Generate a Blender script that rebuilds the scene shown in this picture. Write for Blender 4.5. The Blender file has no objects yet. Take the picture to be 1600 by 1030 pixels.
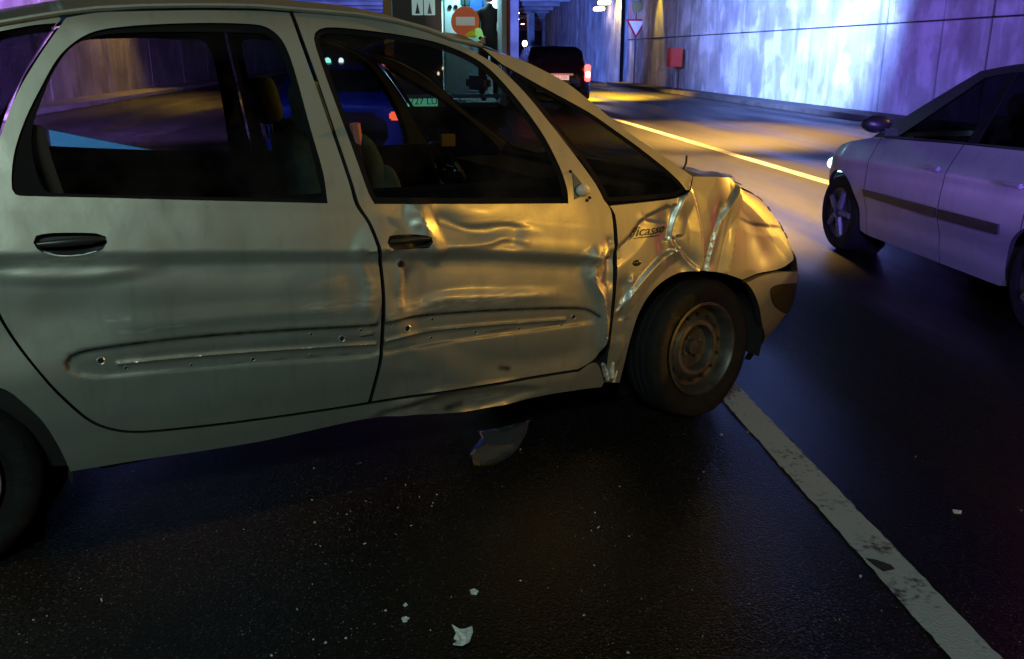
import bpy, bmesh, math, random
import numpy as np
from mathutils import Vector, Matrix, noise
from mathutils.geometry import delaunay_2d_cdt

random.seed(7)
rng = np.random.default_rng(7)
SC = bpy.context.scene
COL = SC.collection
PI = math.pi

# ------------------------------------------------------------------ camera
FPX, CAMH, CX, CY, IW = 1400.0, 1.5, 800.0, 515.0, 1600.0
PITCH = math.atan((CY - 85) / FPX)
YAW = math.atan(180 * math.cos(PITCH) / FPX)          # camera looks this far right of the road axis (+Y)
cam_d = bpy.data.cameras.new('camera')
cam_d.sensor_width = 36.0
cam_d.lens = FPX / IW * 36.0
cam_d.clip_start = 0.05
cam_d.clip_end = 600
cam = bpy.data.objects.new('camera', cam_d)
COL.objects.link(cam)
cam.location = (0, 0, CAMH)
cam.rotation_euler = (PI / 2 - PITCH, 0, -YAW)
SC.camera = cam

# ------------------------------------------------------------------ exposure, world
SC.view_settings.view_transform = 'Standard'
SC.view_settings.look = 'None'
SC.view_settings.exposure = 0.0
SC.view_settings.gamma = 1.0
SC.view_settings.use_curve_mapping = False
world = bpy.data.worlds.new('World')
SC.world = world
world.use_nodes = True
wn = world.node_tree.nodes
bg = wn['Background']
bg.inputs['Color'].default_value = (0.16, 0.2, 0.42, 1)
bg.inputs['Strength'].default_value = 0.012
SC.cycles.caustics_reflective = False
SC.cycles.caustics_refractive = False
SC.cycles.max_bounces = 6
SC.cycles.transparent_max_bounces = 16
SC.cycles.sample_clamp_indirect = 4
SC.cycles.use_denoising = True


def lamp(name, kind, loc, energy, color, target=None, size=0.1, spot=60, blend=0.5):
    d = bpy.data.lights.new(name, kind)
    d.energy = energy
    d.color = color
    if kind == 'AREA':
        d.shape = 'RECTANGLE'; d.size = size; d.size_y = size * 0.4
    else:
        d.shadow_soft_size = size
    if kind == 'SPOT':
        d.spot_size = math.radians(spot); d.spot_blend = blend
    o = bpy.data.objects.new(name, d)
    COL.objects.link(o)
    o.location = loc
    if target is not None:
        o.rotation_euler = (Vector(target) - Vector(loc)).to_track_quat('-Z', 'Y').to_euler()
    return o

SODIUM = (1.0, 0.50, 0.06)
TEAL = (0.80, 1.0, 0.88)
BLUE = (0.10, 0.16, 1.0)
VIOLET = (0.30, 0.17, 1.0)
# unseen pale street lamp behind the photographer, and an added low spot
lamp('street_light', 'AREA', (-1.6, -4.2, 5.2), 245, (0.74, 1.0, 0.89), (-0.8, 3.0, 0.7), size=2.2)
lamp('added_teal_low', 'SPOT', (-6.0, -1.0, 2.4), 330, (0.40, 0.95, 1.0), (-2.7, 2.0, 0.8), size=0.4, spot=24, blend=1.0)  # added spot that tints the rear quarter teal
# yellow lamps along the far side of the carriageway, and one added warm spot
lamp('sodium_light_near', 'SPOT', (10.9, 6.7, 4.3), 4600, (1.0, 0.46, 0.05), (-0.1, 4.35, 0.9), size=0.15, spot=19, blend=0.5)
lamp('sodium_light_roof', 'SPOT', (10.9, 5.2, 4.5), 2600, (1.0, 0.60, 0.10), (4.3, 4.2, 1.6), size=0.1, spot=7, blend=0.8)
lamp('sodium_light_ahead', 'SPOT', (4.4, 14.5, 6.3), 21000, (1.0, 0.56, 0.13), (3.6, 11.2, 0), size=0.3, spot=52, blend=0.5)
lamp('sodium_light_middle', 'SPOT', (7.2, 18.6, 6.3), 30000, (1.0, 0.53, 0.08), (6.2, 18.0, 0), size=0.3, spot=68, blend=0.8)
lamp('sodium_light_portal', 'SPOT', (6.6, 34.0, 5.8), 80000, (1.0, 0.58, 0.02), (6.4, 34.5, 0), size=0.3, spot=84, blend=0.7)
lamp('added_warm_side', 'SPOT', (5.6, -2.2, 2.0), 540, (1.0, 0.48, 0.05), (0.75, 4.2, 0.85), size=0.3, spot=24, blend=1.0)  # added to warm the wing and door top; no lamp stands there
# blue beacons of the emergency vehicles
lamp('beacon_light_wall', 'SPOT', (1.2, 16.5, 3.3), 115000, (0.20, 0.33, 1.0), (11.8, 26.6, 3.2), size=0.15, spot=50, blend=1.0)
lamp('beacon_light_violet', 'SPOT', (1.2, 16.4, 3.2), 4200, (0.22, 0.15, 1.0), (11.8, 20.0, 3.0), size=0.15, spot=90, blend=1.0)
lamp('beacon_light_wide', 'SPOT', (1.2, -5.0, 2.0), 9500, (0.22, 0.12, 1.0), (4.9, 7.2, 1.0), size=0.5, spot=20, blend=0.8)
lamp('beacon_light_left', 'SPOT', (-3.0, 14.0, 3.2), 80000, (0.50, 0.24, 1.0), (-10.5, 30, 2.0), size=0.3, spot=100, blend=0.9)
lamp('beacon_light_ceiling', 'SPOT', (3.0, 30.0, 1.8), 90000, (0.10, 0.22, 1.0), (7.0, 75, 5.0), size=0.3, spot=60, blend=0.9)
lamp('sodium_light_left', 'SPOT', (-8.0, 38.0, 6.0), 9000, SODIUM, (-9.0, 36.0, 0), size=0.3, spot=110, blend=0.9)


# ------------------------------------------------------------------ camera geometry (road coordinates are world coordinates)
def rot_yaw(P):
    c, s = math.cos(YAW), math.sin(YAW)
    P = np.asarray(P, float)
    return np.stack([P[..., 0] * c + P[..., 1] * s, -P[..., 0] * s + P[..., 1] * c, P[..., 2]], -1)

def ray(px, py):
    u = (px - CX) / FPX; v = -(py - CY) / FPX
    return rot_yaw(np.array([u, math.cos(PITCH) + v * math.sin(PITCH), -math.sin(PITCH) + v * math.cos(PITCH)]))

def ground(px, py, z=0.0):
    d = ray(px, py); t = (z - CAMH) / d[2]
    return np.array([d[0] * t, d[1] * t, z])

def at_y(px, py, Y):
    d = ray(px, py); t = Y / d[1]
    return np.array([d[0] * t, Y, CAMH + d[2] * t])

def at_x(px, py, X):
    d = ray(px, py); t = X / d[0]
    return np.array([X, d[1] * t, CAMH + d[2] * t])

_c, _s = math.cos(YAW), math.sin(YAW)
_R = np.array([[_c, -_s, 0], [_s, _c, 0], [0, 0, 1]])      # world -> camera azimuth frame
def proj(P):
    Q = np.asarray(P, float) @ _R.T
    z = Q[..., 2] - CAMH
    D = Q[..., 1] * math.cos(PITCH) - z * math.sin(PITCH)
    V = Q[..., 1] * math.sin(PITCH) + z * math.cos(PITCH)
    return np.stack([CX + FPX * Q[..., 0] / D, CY - FPX * V / D], -1)


# ------------------------------------------------------------------ materials
MATS = {}
def mat(name, color, rough=0.6, metal=0.0, emit=None, estr=0.0, spec=0.5, noise_amt=0.0, noise_scale=8.0, bump=0.0, bump_scale=200.0, coat=0.0):
    if name in MATS: return MATS[name]
    m = bpy.data.materials.new(name); m.use_nodes = True
    nt = m.node_tree; b = nt.nodes['Principled BSDF']
    b.inputs['Base Color'].default_value = (*color, 1)
    b.inputs['Roughness'].default_value = rough
    b.inputs['Metallic'].default_value = metal
    b.inputs['Specular IOR Level'].default_value = spec
    b.inputs['Coat Weight'].default_value = coat
    if emit is not None:
        b.inputs['Emission Color'].default_value = (*emit, 1)
        b.inputs['Emission Strength'].default_value = estr
    tc = nt.nodes.new('ShaderNodeTexCoord')
    if noise_amt > 0:
        n = nt.nodes.new('ShaderNodeTexNoise'); n.inputs['Scale'].default_value = noise_scale; n.inputs['Detail'].default_value = 6
        nt.links.new(tc.outputs['Object'], n.inputs['Vector'])
        r = nt.nodes.new('ShaderNodeMapRange')
        r.inputs[3].default_value = 1 - noise_amt; r.inputs[4].default_value = 1 + noise_amt
        r.inputs[1].default_value = 0.3; r.inputs[2].default_value = 0.7
        nt.links.new(n.outputs['Fac'], r.inputs[0])
        mx = nt.nodes.new('ShaderNodeVectorMath'); mx.operation = 'SCALE'
        mx.inputs[0].default_value = color
        nt.links.new(r.outputs[0], mx.inputs['Scale'])
        nt.links.new(mx.outputs[0], b.inputs['Base Color'])
    if bump > 0:
        n2 = nt.nodes.new('ShaderNodeTexNoise'); n2.inputs['Scale'].default_value = bump_scale; n2.inputs['Detail'].default_value = 4
        nt.links.new(tc.outputs['Object'], n2.inputs['Vector'])
        bm_ = nt.nodes.new('ShaderNodeBump'); bm_.inputs['Strength'].default_value = bump; bm_.inputs['Distance'].default_value = 0.01
        nt.links.new(n2.outputs['Fac'], bm_.inputs['Height'])
        nt.links.new(bm_.outputs[0], b.inputs['Normal'])
    MATS[name] = m
    return m

def paint_mat(name, color, rough=0.36, metal=0.45):
    """car paint with grime, fine scratches and the scuffs / dirt lines carried by two point attributes"""
    m = bpy.data.materials.new(name); m.use_nodes = True
    nt = m.node_tree; N = nt.nodes.new; Lk = nt.links.new
    b = nt.nodes['Principled BSDF']
    tc = N('ShaderNodeTexCoord')
    def ns(scale, detail=5, vec=None, stretch=None):
        n = N('ShaderNodeTexNoise'); n.inputs['Scale'].default_value = scale; n.inputs['Detail'].default_value = detail
        if stretch:
            mp = N('ShaderNodeMapping'); mp.inputs['Scale'].default_value = stretch
            Lk(tc.outputs['Object'], mp.inputs['Vector']); Lk(mp.outputs[0], n.inputs['Vector'])
        else:
            Lk(tc.outputs['Object'], n.inputs['Vector'])
        return n
    def rng_(src, a, b_, c, d):
        r = N('ShaderNodeMapRange'); r.inputs[1].default_value = a; r.inputs[2].default_value = b_; r.inputs[3].default_value = c; r.inputs[4].default_value = d
        Lk(src, r.inputs[0]); return r.outputs[0]
    def mix(fac, A, B):
        x = N('ShaderNodeMix'); x.data_type = 'RGBA'
        Lk(fac, x.inputs[0])
        if isinstance(A, tuple): x.inputs[6].default_value = (*A, 1)
        else: Lk(A, x.inputs[6])
        if isinstance(B, tuple): x.inputs[7].default_value = (*B, 1)
        else: Lk(B, x.inputs[7])
        return x.outputs[2]
    grime = ns(2.6, 7); streak = ns(3.0, 6, stretch=(9, 9, 0.8)); fine = ns(70, 3)
    dark = tuple(c * 0.62 for c in color)
    c1 = mix(rng_(grime.outputs['Fac'], 0.42, 0.72, 0, 0.55), color, dark)
    c2 = mix(rng_(streak.outputs['Fac'], 0.55, 0.8, 0, 0.35), c1, tuple(c * 0.5 for c in color))
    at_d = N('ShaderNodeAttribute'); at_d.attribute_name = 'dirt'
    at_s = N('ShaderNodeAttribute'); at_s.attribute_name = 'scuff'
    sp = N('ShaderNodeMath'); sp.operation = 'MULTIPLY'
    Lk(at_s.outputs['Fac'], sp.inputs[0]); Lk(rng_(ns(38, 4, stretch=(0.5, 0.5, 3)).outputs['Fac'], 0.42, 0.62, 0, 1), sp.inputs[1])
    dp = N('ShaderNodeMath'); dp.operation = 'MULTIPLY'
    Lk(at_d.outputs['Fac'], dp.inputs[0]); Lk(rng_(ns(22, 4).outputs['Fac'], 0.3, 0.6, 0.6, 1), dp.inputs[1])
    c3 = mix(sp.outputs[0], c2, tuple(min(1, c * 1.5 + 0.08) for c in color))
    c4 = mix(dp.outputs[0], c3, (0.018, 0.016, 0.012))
    Lk(c4, b.inputs['Base Color'])
    b.inputs['Metallic'].default_value = metal
    ro = rng_(grime.outputs['Fac'], 0.35, 0.75, rough - 0.04, rough + 0.16)
    Lk(ro, b.inputs['Roughness'])
    b.inputs['Coat Weight'].default_value = 0.18
    b.inputs['Coat Roughness'].default_value = 0.12
    bu = N('ShaderNodeBump'); bu.inputs['Strength'].default_value = 0.12; bu.inputs['Distance'].default_value = 0.002
    Lk(fine.outputs['Fac'], bu.inputs['Height']); Lk(bu.outputs[0], b.inputs['Normal'])
    MATS[name] = m
    return m

def glass_mat(name, tint=(0.55, 0.6, 0.6), gloss=0.08, rough=0.04):
    m = bpy.data.materials.new(name); m.use_nodes = True
    nt = m.node_tree; N = nt.nodes.new; Lk = nt.links.new
    nt.nodes.remove(nt.nodes['Principled BSDF'])
    out = nt.nodes['Material Output']
    t = N('ShaderNodeBsdfTransparent'); t.inputs[0].default_value = (*tint, 1)
    g = N('ShaderNodeBsdfGlossy'); g.inputs['Roughness'].default_value = rough
    d = N('ShaderNodeBsdfDiffuse'); d.inputs[0].default_value = (0.25, 0.25, 0.24, 1)
    fr = N('ShaderNodeFresnel'); fr.inputs['IOR'].default_value = 1.45
    mx = N('ShaderNodeMixShader'); m2 = N('ShaderNodeMixShader')
    # a thin film of dust
    n = N('ShaderNodeTexNoise'); n.inputs['Scale'].default_value = 5; n.inputs['Detail'].default_value = 8
    tc = N('ShaderNodeTexCoord'); Lk(tc.outputs['Object'], n.inputs['Vector'])
    r = N('ShaderNodeMapRange'); r.inputs[1].default_value = 0.4; r.inputs[2].default_value = 0.8; r.inputs[3].default_value = 0.0; r.inputs[4].default_value = 0.05
    Lk(n.outputs['Fac'], r.inputs[0])
    Lk(fr.outputs[0], mx.inputs[0]); Lk(t.outputs[0], mx.inputs[1]); Lk(g.outputs[0], mx.inputs[2])
    Lk(r.outputs[0], m2.inputs[0]); Lk(mx.outputs[0], m2.inputs[1]); Lk(d.outputs[0], m2.inputs[2])
    Lk(m2.outputs[0], out.inputs['Surface'])
    MATS[name] = m
    return m

PAINT = paint_mat('beige_silver_paint', (0.385, 0.395, 0.345), rough=0.42, metal=0.72)
PAINT2 = paint_mat('silver_paint', (0.38, 0.36, 0.40), rough=0.40, metal=0.4)
GLASS = glass_mat('car_glass', tint=(0.36, 0.38, 0.38))
GLASS_D = glass_mat('dark_glass', tint=(0.16, 0.16, 0.19))
RUBBER = mat('rubber', (0.006, 0.006, 0.006), 0.8, spec=0.2, bump=0.3, bump_scale=60, noise_amt=0.4, noise_scale=20)
SEAL = mat('black_seal', (0.005, 0.005, 0.006), 0.75, spec=0.12)
BLACKPL = mat('black_plastic', (0.02, 0.02, 0.021), 0.35)
DARKIN = mat('dark_interior', (0.012, 0.013, 0.014), 0.8, noise_amt=0.3)
UNDER = mat('underbody', (0.006, 0.006, 0.006), 0.95)
STEEL = mat('painted_steel_rim', (0.055, 0.052, 0.047), 0.45, 0.5, noise_amt=0.5, noise_scale=14)
RUST = mat('rusty_steel', (0.07, 0.055, 0.04), 0.75, 0.3, noise_amt=0.5, noise_scale=25)
HUBCAP = mat('hubcap_plastic', (0.36, 0.38, 0.38), 0.35, 0.4)
SEATM = mat('seat_cloth', (0.12, 0.17, 0.15), 0.9, noise_amt=0.3, noise_scale=30)
CHROME = mat('bare_metal', (0.6, 0.6, 0.58), 0.22, 1.0)
WHITEPL = mat('white_plastic', (0.7, 0.7, 0.66), 0.4)
REDLAMP = mat('red_lamp', (0.5, 0.02, 0.02), 0.2, emit=(1.0, 0.06, 0.05), estr=7)
REDCORE = mat('red_lamp_core', (0.8, 0.2, 0.2), 0.2, emit=(1.0, 0.45, 0.5), estr=12)

# ------------------------------------------------------------------ mesh helpers
def link(o, parent=None):
    COL.objects.link(o)
    if parent is not None: o.parent = parent
    return o

def mesh_obj(name, verts, faces, m, parent=None, smooth=True, attrs=None):
    me = bpy.data.meshes.new(name)
    me.from_pydata([tuple(map(float, v)) for v in verts], [], [tuple(map(int, f)) for f in faces])
    me.update()
    if m: me.materials.append(m)
    if smooth:
        me.polygons.foreach_set('use_smooth', [True] * len(me.polygons))
    if attrs:
        for k, a in attrs.items():
            at = me.attributes.new(k, 'FLOAT', 'POINT')
            at.data.foreach_set('value', np.asarray(a, dtype=np.float32))
    return link(bpy.data.objects.new(name, me), parent)

def empty(name, loc=(0, 0, 0), rz=0.0, label=None, cat=None, group=None):
    o = bpy.data.objects.new(name, None); COL.objects.link(o)
    o.location = loc; o.rotation_euler = (0, 0, rz); o.empty_display_size = 0.2
    tag(o, label, cat, group)
    return o

def tag(o, label=None, cat=None, group=None, kind=None):
    if label: o['label'] = label
    if cat: o['category'] = cat
    if group: o['group'] = group
    if kind: o['kind'] = kind
    return o

class MB:
    """collects shapes for one mesh"""
    def __init__(s): s.bm = bmesh.new()
    def box(s, c, d, bev=0.0, rot=None):
        before = set(s.bm.verts)
        g = bmesh.ops.create_cube(s.bm, size=1.0)
        vs = g['verts']
        bmesh.ops.scale(s.bm, vec=d, verts=vs)
        if bev > 0:
            es = list({e for v in vs for e in v.link_edges})
            bmesh.ops.bevel(s.bm, geom=es, offset=bev, segments=2, affect='EDGES')
            vs = [v for v in s.bm.verts if v not in before]
        if rot is not None: bmesh.ops.rotate(s.bm, cent=(0, 0, 0), matrix=rot, verts=vs)
        bmesh.ops.translate(s.bm, vec=c, verts=vs)
        return s
    def cyl(s, a, b, r, r2=None, n=14):
        a, b = Vector(a), Vector(b); d = b - a
        q = d.to_track_quat('Z', 'Y').to_matrix().to_4x4()
        M = Matrix.Translation((a + b) / 2) @ q
        bmesh.ops.create_cone(s.bm, cap_ends=True, segments=n, radius1=r, radius2=r if r2 is None else r2, depth=d.length, matrix=M)
        return s
    def cushion(s, c, d, rot=None, e=0.42, n=20):
        def sg(v, p): return math.copysign(abs(v) ** p, v)
        rows = []
        for i in range(1, n):
            a = -PI / 2 + PI * i / n; row = []
            for k in range(2 * n):
                b = 2 * PI * k / (2 * n)
                p = Vector((d[0] / 2 * sg(math.cos(a), e) * sg(math.cos(b), e), d[1] / 2 * sg(math.cos(a), e) * sg(math.sin(b), e), d[2] / 2 * sg(math.sin(a), e)))
                if rot is not None: p = rot @ p
                row.append(s.bm.verts.new(p + Vector(c)))
            rows.append(row)
        for i in range(len(rows) - 1):
            for k in range(2 * n):
                s.bm.faces.new((rows[i][k], rows[i][(k + 1) % (2 * n)], rows[i + 1][(k + 1) % (2 * n)], rows[i + 1][k]))
        s.bm.faces.new(rows[0][::-1]); s.bm.faces.new(rows[-1])
        return s
    def sph(s, c, r, sc=(1, 1, 1), n=12):
        M = Matrix.Translation(c) @ Matrix.Diagonal((*sc, 1))
        bmesh.ops.create_uvsphere(s.bm, u_segments=n, v_segments=max(6, n // 2), radius=r, matrix=M)
        return s
    def tube(s, pts, r, n=8):
        for a, b in zip(pts[:-1], pts[1:]): s.cyl(a, b, r, n=n)
        for p in pts[1:-1]: s.sph(p, r, n=n)
        return s
    def lathe(s, prof, n=36, axis='y'):
        rows = []
        for (r, y) in prof:
            row = []
            for k in range(n):
                a = 2 * PI * k / n
                row.append(s.bm.verts.new((r * math.cos(a), y, r * math.sin(a))))
            rows.append(row)
        for i in range(len(rows) - 1):
            for k in range(n):
                s.bm.faces.new((rows[i][k], rows[i][(k + 1) % n], rows[i + 1][(k + 1) % n], rows[i + 1][k]))
        return s
    def poly(s, pts, thick, nrm):
        """a flat outline given real thickness along nrm"""
        nrm = Vector(nrm)
        A = [s.bm.verts.new(Vector(p)) for p in pts]; B = [s.bm.verts.new(Vector(p) - nrm * thick) for p in pts]
        s.bm.faces.new(A); s.bm.faces.new(B[::-1])
        for i in range(len(pts)):
            j = (i + 1) % len(pts)
            s.bm.faces.new((A[j], A[i], B[i], B[j]))
        return s
    def build(s, name, m, parent=None, smooth=False, loc=None):
        bmesh.ops.recalc_face_normals(s.bm, faces=s.bm.faces)
        me = bpy.data.meshes.new(name); s.bm.to_mesh(me); s.bm.free()
        if m: me.materials.append(m)
        if smooth:
            me.polygons.foreach_set('use_smooth', [True] * len(me.polygons))
            try: me.set_sharp_from_angle(angle=math.radians(40))
            except Exception: pass
        o = link(bpy.data.objects.new(name, me), parent)
        if loc: o.location = loc
        return o

def box_obj(name, c, d, m, parent=None, bev=0.0, rot=None, smooth=False):
    return MB().box(c, d, bev, rot).build(name, m, parent, smooth)

def grid_obj(name, rows, m, parent=None, closed=False, smooth=True, attrs=None):
    R, C_ = len(rows), len(rows[0])
    vs = [p for r in rows for p in r]; fs = []
    for i in range(R - 1):
        for j in range(C_ - 1 + (1 if closed else 0)):
            k = (j + 1) % C_
            fs.append((i * C_ + j, i * C_ + k, (i + 1) * C_ + k, (i + 1) * C_ + j))
    return mesh_obj(name, vs, fs, m, parent, smooth, attrs)

def text_mesh(body, size=0.1, shear=0.0):
    cu = bpy.data.curves.new('lettering', 'FONT'); cu.body = body; cu.size = size; cu.shear = shear
    cu.align_x = 'CENTER'; cu.align_y = 'CENTER'; cu.extrude = 0.001; cu.resolution_u = 3
    o = bpy.data.objects.new('tmp', cu); COL.objects.link(o)
    dg = bpy.context.evaluated_depsgraph_get()
    me = bpy.data.meshes.new_from_object(o.evaluated_get(dg))
    vs = np.array([v.co[:] for v in me.vertices]); fs = [tuple(p.vertices) for p in me.polygons]
    bpy.data.objects.remove(o); bpy.data.curves.remove(cu); bpy.data.meshes.remove(me)
    return vs, fs

# smooth outline through points; a third item 'c' marks a corner
def smooth_path(pts, closed=True, step=6.0):
    P = [np.array(p[:2], float) for p in pts]; corner = [len(p) > 2 for p in pts]
    n = len(P); out = []
    rngn = range(n) if closed else range(n - 1)
    for i in rngn:
        p1, p2 = P[i], P[(i + 1) % n]
        p0 = P[i - 1] if (closed or i > 0) and not corner[i] else p1 - (p2 - p1) * 0.0
        p3 = P[(i + 2) % n] if (closed or i + 2 < n) and not corner[(i + 1) % n] else p2
        L = np.linalg.norm(p2 - p1); k = max(1, int(L / step))
        m1 = (p2 - p0) * 0.5; m2 = (p3 - p1) * 0.5
        # centripetal-ish damping for uneven spacing
        for v, ref in ((m1, L), (m2, L)):
            ln = np.linalg.norm(v)
            if ln > ref: v *= ref / ln
        for j in range(k):
            t = j / k
            out.append((2 * t**3 - 3 * t**2 + 1) * p1 + (t**3 - 2 * t**2 + t) * m1 + (-2 * t**3 + 3 * t**2) * p2 + (t**3 - t**2) * m2)
    if not closed: out.append(P[-1])
    return np.array(out)

def in_poly(X, Y, poly):
    res = np.zeros(X.shape, bool)
    x0, y0 = poly[:, 0], poly[:, 1]; x1, y1 = np.roll(x0, -1), np.roll(y0, -1)
    for a, b, c, d in zip(x0, y0, x1, y1):
        if b == d: continue
        cond = (b > Y) != (d > Y)
        res ^= cond & (X < (c - a) * (Y - b) / (d - b) + a)
    return res

def seg_dist(X, Y, line, signed=False):
    """distance to a polyline; with signed, positive above it (larger Y side)"""
    best = np.full(X.shape, 1e9); sg = np.ones(X.shape); tt = np.zeros(X.shape)
    n = len(line) - 1
    for i in range(n):
        a, b = line[i], line[i + 1]; d = b - a; L2 = max(d @ d, 1e-12)
        t = np.clip(((X - a[0]) * d[0] + (Y - a[1]) * d[1]) / L2, 0, 1)
        dx = X - (a[0] + t * d[0]); dy = Y - (a[1] + t * d[1])
        q = np.hypot(dx, dy); upd = q < best
        best = np.where(upd, q, best)
        s = d[0] * dy - d[1] * dx
        sg = np.where(upd, np.sign(s) if d[0] >= 0 else -np.sign(s), sg)
        tt = np.where(upd, (i + t) / n, tt)
    return best, sg, tt

def offset_poly(P, d):
    """shrink (d>0) a closed outline"""
    area = 0.5 * np.sum(P[:, 0] * np.roll(P[:, 1], -1) - np.roll(P[:, 0], -1) * P[:, 1])
    t = np.roll(P, -1, 0) - np.roll(P, 1, 0); t /= np.maximum(np.linalg.norm(t, axis=1, keepdims=True), 1e-9)
    n = np.stack([-t[:, 1], t[:, 0]], 1) * (1 if area > 0 else -1)
    return P + n * d

# ------------------------------------------------------------------ a car's side as one curved surface (s along the car, z up)
class Side:
    def __init__(s, O, U, N, ZZ, WW, AZ, AX, X0=0.05, B=0.83, extra=0.55, smooth=0.03):
        s.O, s.U, s.N = map(lambda a: np.asarray(a, float), (O, U, N))
        zz = np.arange(-0.3, 2.2, 0.004)
        w = np.interp(zz, ZZ, WW); k = np.arange(-40, 41) * 0.004; g = np.exp(-(k / smooth)**2 / 2); g /= g.sum()
        s.zz = zz; s.ww = np.convolve(np.pad(w, 40, mode='edge'), g, 'valid')
        a = np.interp(zz, AZ, AX); s.aa = np.convolve(np.pad(a, 40, mode='edge'), g, 'valid')
        s.X0, s.B, s.extra = X0, B, extra
        s.feat = []
        gs, gz = np.meshgrid(np.arange(-4.0, 1.4, 0.04), np.arange(0.0, 1.9, 0.03))
        s.gs, s.gz = gs.ravel(), gz.ravel(); s.gp = proj(s.world(s.gs, s.gz))
    def S(s, u, z):
        u = np.asarray(u, float); z = np.asarray(z, float)
        a = np.interp(z, s.zz, s.ww); A = np.maximum(.12, np.interp(z, s.zz, s.aa) - s.X0)
        q = np.clip((u - s.X0) / (A + s.extra), 0, 1) * PI / 2
        x = np.where(u < s.X0, u, s.X0 + A * np.sin(q))
        w = np.where(u < s.X0, a, a - (s.B + a) * (1 - np.cos(q)**.62))
        return x, w
    def world(s, u, z, off=0.0):
        x, w = s.S(u, z); w = w + off
        return s.O + s.U * x[..., None] + s.N * w[..., None] + np.array([0, 0, 1.]) * np.asarray(z, float)[..., None]
    def inv(s, px, py):
        t = np.array([px, py], float)
        d = np.hypot(*(s.gp - t).T) + np.where(s.gs > 0.9, 400, 0) + np.where((s.gz > 1.04) & (s.gs > -.02), 400, 0) + np.where((s.gz > .86) & (s.gs > .62), 400, 0); i = d.argmin(); u, z = s.gs[i], s.gz[i]
        for _ in range(12):
            e = t - proj(s.world(np.array(u), np.array(z)))
            h = 1e-3
            J = np.stack([(proj(s.world(np.array(u + h), np.array(z))) - proj(s.world(np.array(u - h), np.array(z)))) / (2 * h),
                          (proj(s.world(np.array(u), np.array(z + h))) - proj(s.world(np.array(u), np.array(z - h)))) / (2 * h)], 1)
            st = np.linalg.solve(J.T @ J + 40 * np.eye(2), J.T @ e)
            u += float(np.clip(st[0], -.1, .1)); z += float(np.clip(st[1], -.1, .1))
            if z > 1.045: u = min(u, .02)
        return u, z
    def path(s, pts, closed=True, step=6.0):
        """photo points -> (s, z); a point given as ('m', s, z) is already in metres. Densified in metres."""
        out = []
        for p in pts:
            if p[0] == 'm': out.append((p[1], p[2]) + (('c',) if len(p) > 3 else ()))
            else: out.append(s.inv(p[0], p[1]) + (('c',) if len(p) > 2 else ()))
        return smooth_path(out, closed, step / 420.0)
    # features: dents, creases, recesses. kinds: g gauss, t tent (asymmetric), r region
    def add(s, kind, pts, depth, w=0.05, wb=None, fade=False):
        line = s.path(pts, closed=(kind == 'r'), step=8)
        s.feat.append((kind, line, depth, w, w if wb is None else wb, fade))
    def disp(s, u, z, wav=None):
        D = np.zeros(u.shape)
        for kind, L, dep, w, wb, fade in s.feat:
            mg = 3 * max(w, wb)
            sel = (u > L[:, 0].min() - mg) & (u < L[:, 0].max() + mg) & (z > L[:, 1].min() - mg) & (z < L[:, 1].max() + mg)
            if not sel.any(): continue
            X, Y = u[sel], z[sel]
            if kind == 'r':
                Lc = np.vstack([L, L[:1]]); d, _, _ = seg_dist(X, Y, Lc); ins = in_poly(X, Y, L)
                q = np.clip(np.where(ins, d, -d) / w * 0.5 + 0.5, 0, 1); D[sel] += dep * (q * q * (3 - 2 * q)); continue
            d, sg, t = seg_dist(X, Y, L)
            ww = np.where(sg > 0, w, wb)
            if kind == 'g': v = np.exp(-(d / ww)**2)
            else:
                v = np.clip(1 - d / ww, 0, 1)
            if fade: v = v * np.clip(np.minimum(t, 1 - t) * 4, 0, 1)
            D[sel] += dep * v
        if wav:
            for i in range(len(u)):
                D[i] += wav(u[i], z[i])
        return D
    def attr(s, u, z, lines):
        A = np.zeros(u.shape)
        for pts, w, amt in lines:
            L = s.path(pts, closed=False, step=8)
            d, _, t = seg_dist(u, z, L)
            A = np.maximum(A, amt * np.exp(-(d / w)**2))
        return A
    def panel(s, name, outline, m, parent, car, holes=(), grid=0.012, off=0.0, dents=True, lip=0.018, wav=None, extra=(), scuff=(), dirt=(), mirror=False, outline_is_m=False, holes_m=False):
        O = outline if outline_is_m else s.path(outline)
        H = [h if holes_m else s.path(h) for h in holes]
        pts = [tuple(p) for p in O]; edges = [(i, (i + 1) % len(O)) for i in range(len(O))]
        for h in H:
            b = len(pts); pts += [tuple(p) for p in h]; edges += [(b + i, b + (i + 1) % len(h)) for i in range(len(h))]
        xs = np.arange(O[:, 0].min(), O[:, 0].max(), grid); zs = np.arange(O[:, 1].min(), O[:, 1].max(), grid * 0.87)
        gx, gz = np.meshgrid(xs, zs); gx = gx + (np.arange(len(zs)) % 2)[:, None] * grid / 2; gx, gz = gx.ravel(), gz.ravel()
        keep = in_poly(gx, gz, O)
        for h in H: keep &= ~in_poly(gx, gz, h)
        for P in [O] + H:
            d, _, _ = seg_dist(gx, gz, np.vstack([P, P[:1]])); keep &= d > grid * 0.45
        ex = []
        for L in extra:
            Lm = s.path(L, closed=False, step=3)
            t = np.gradient(Lm, axis=0); t /= np.linalg.norm(t, axis=1, keepdims=True) + 1e-9; nn = np.stack([-t[:, 1], t[:, 0]], 1)
            for o_ in (-.006, -.003, 0, .003, .006): ex.append(Lm + nn * o_)
        if ex:
            ex = np.vstack(ex); k2 = in_poly(ex[:, 0], ex[:, 1], O)
            for h in H: k2 &= ~in_poly(ex[:, 0], ex[:, 1], h)
            d, _, _ = seg_dist(ex[:, 0], ex[:, 1], np.vstack([O, O[:1]])); k2 &= d > 0.004
            ex = ex[k2]
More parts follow.
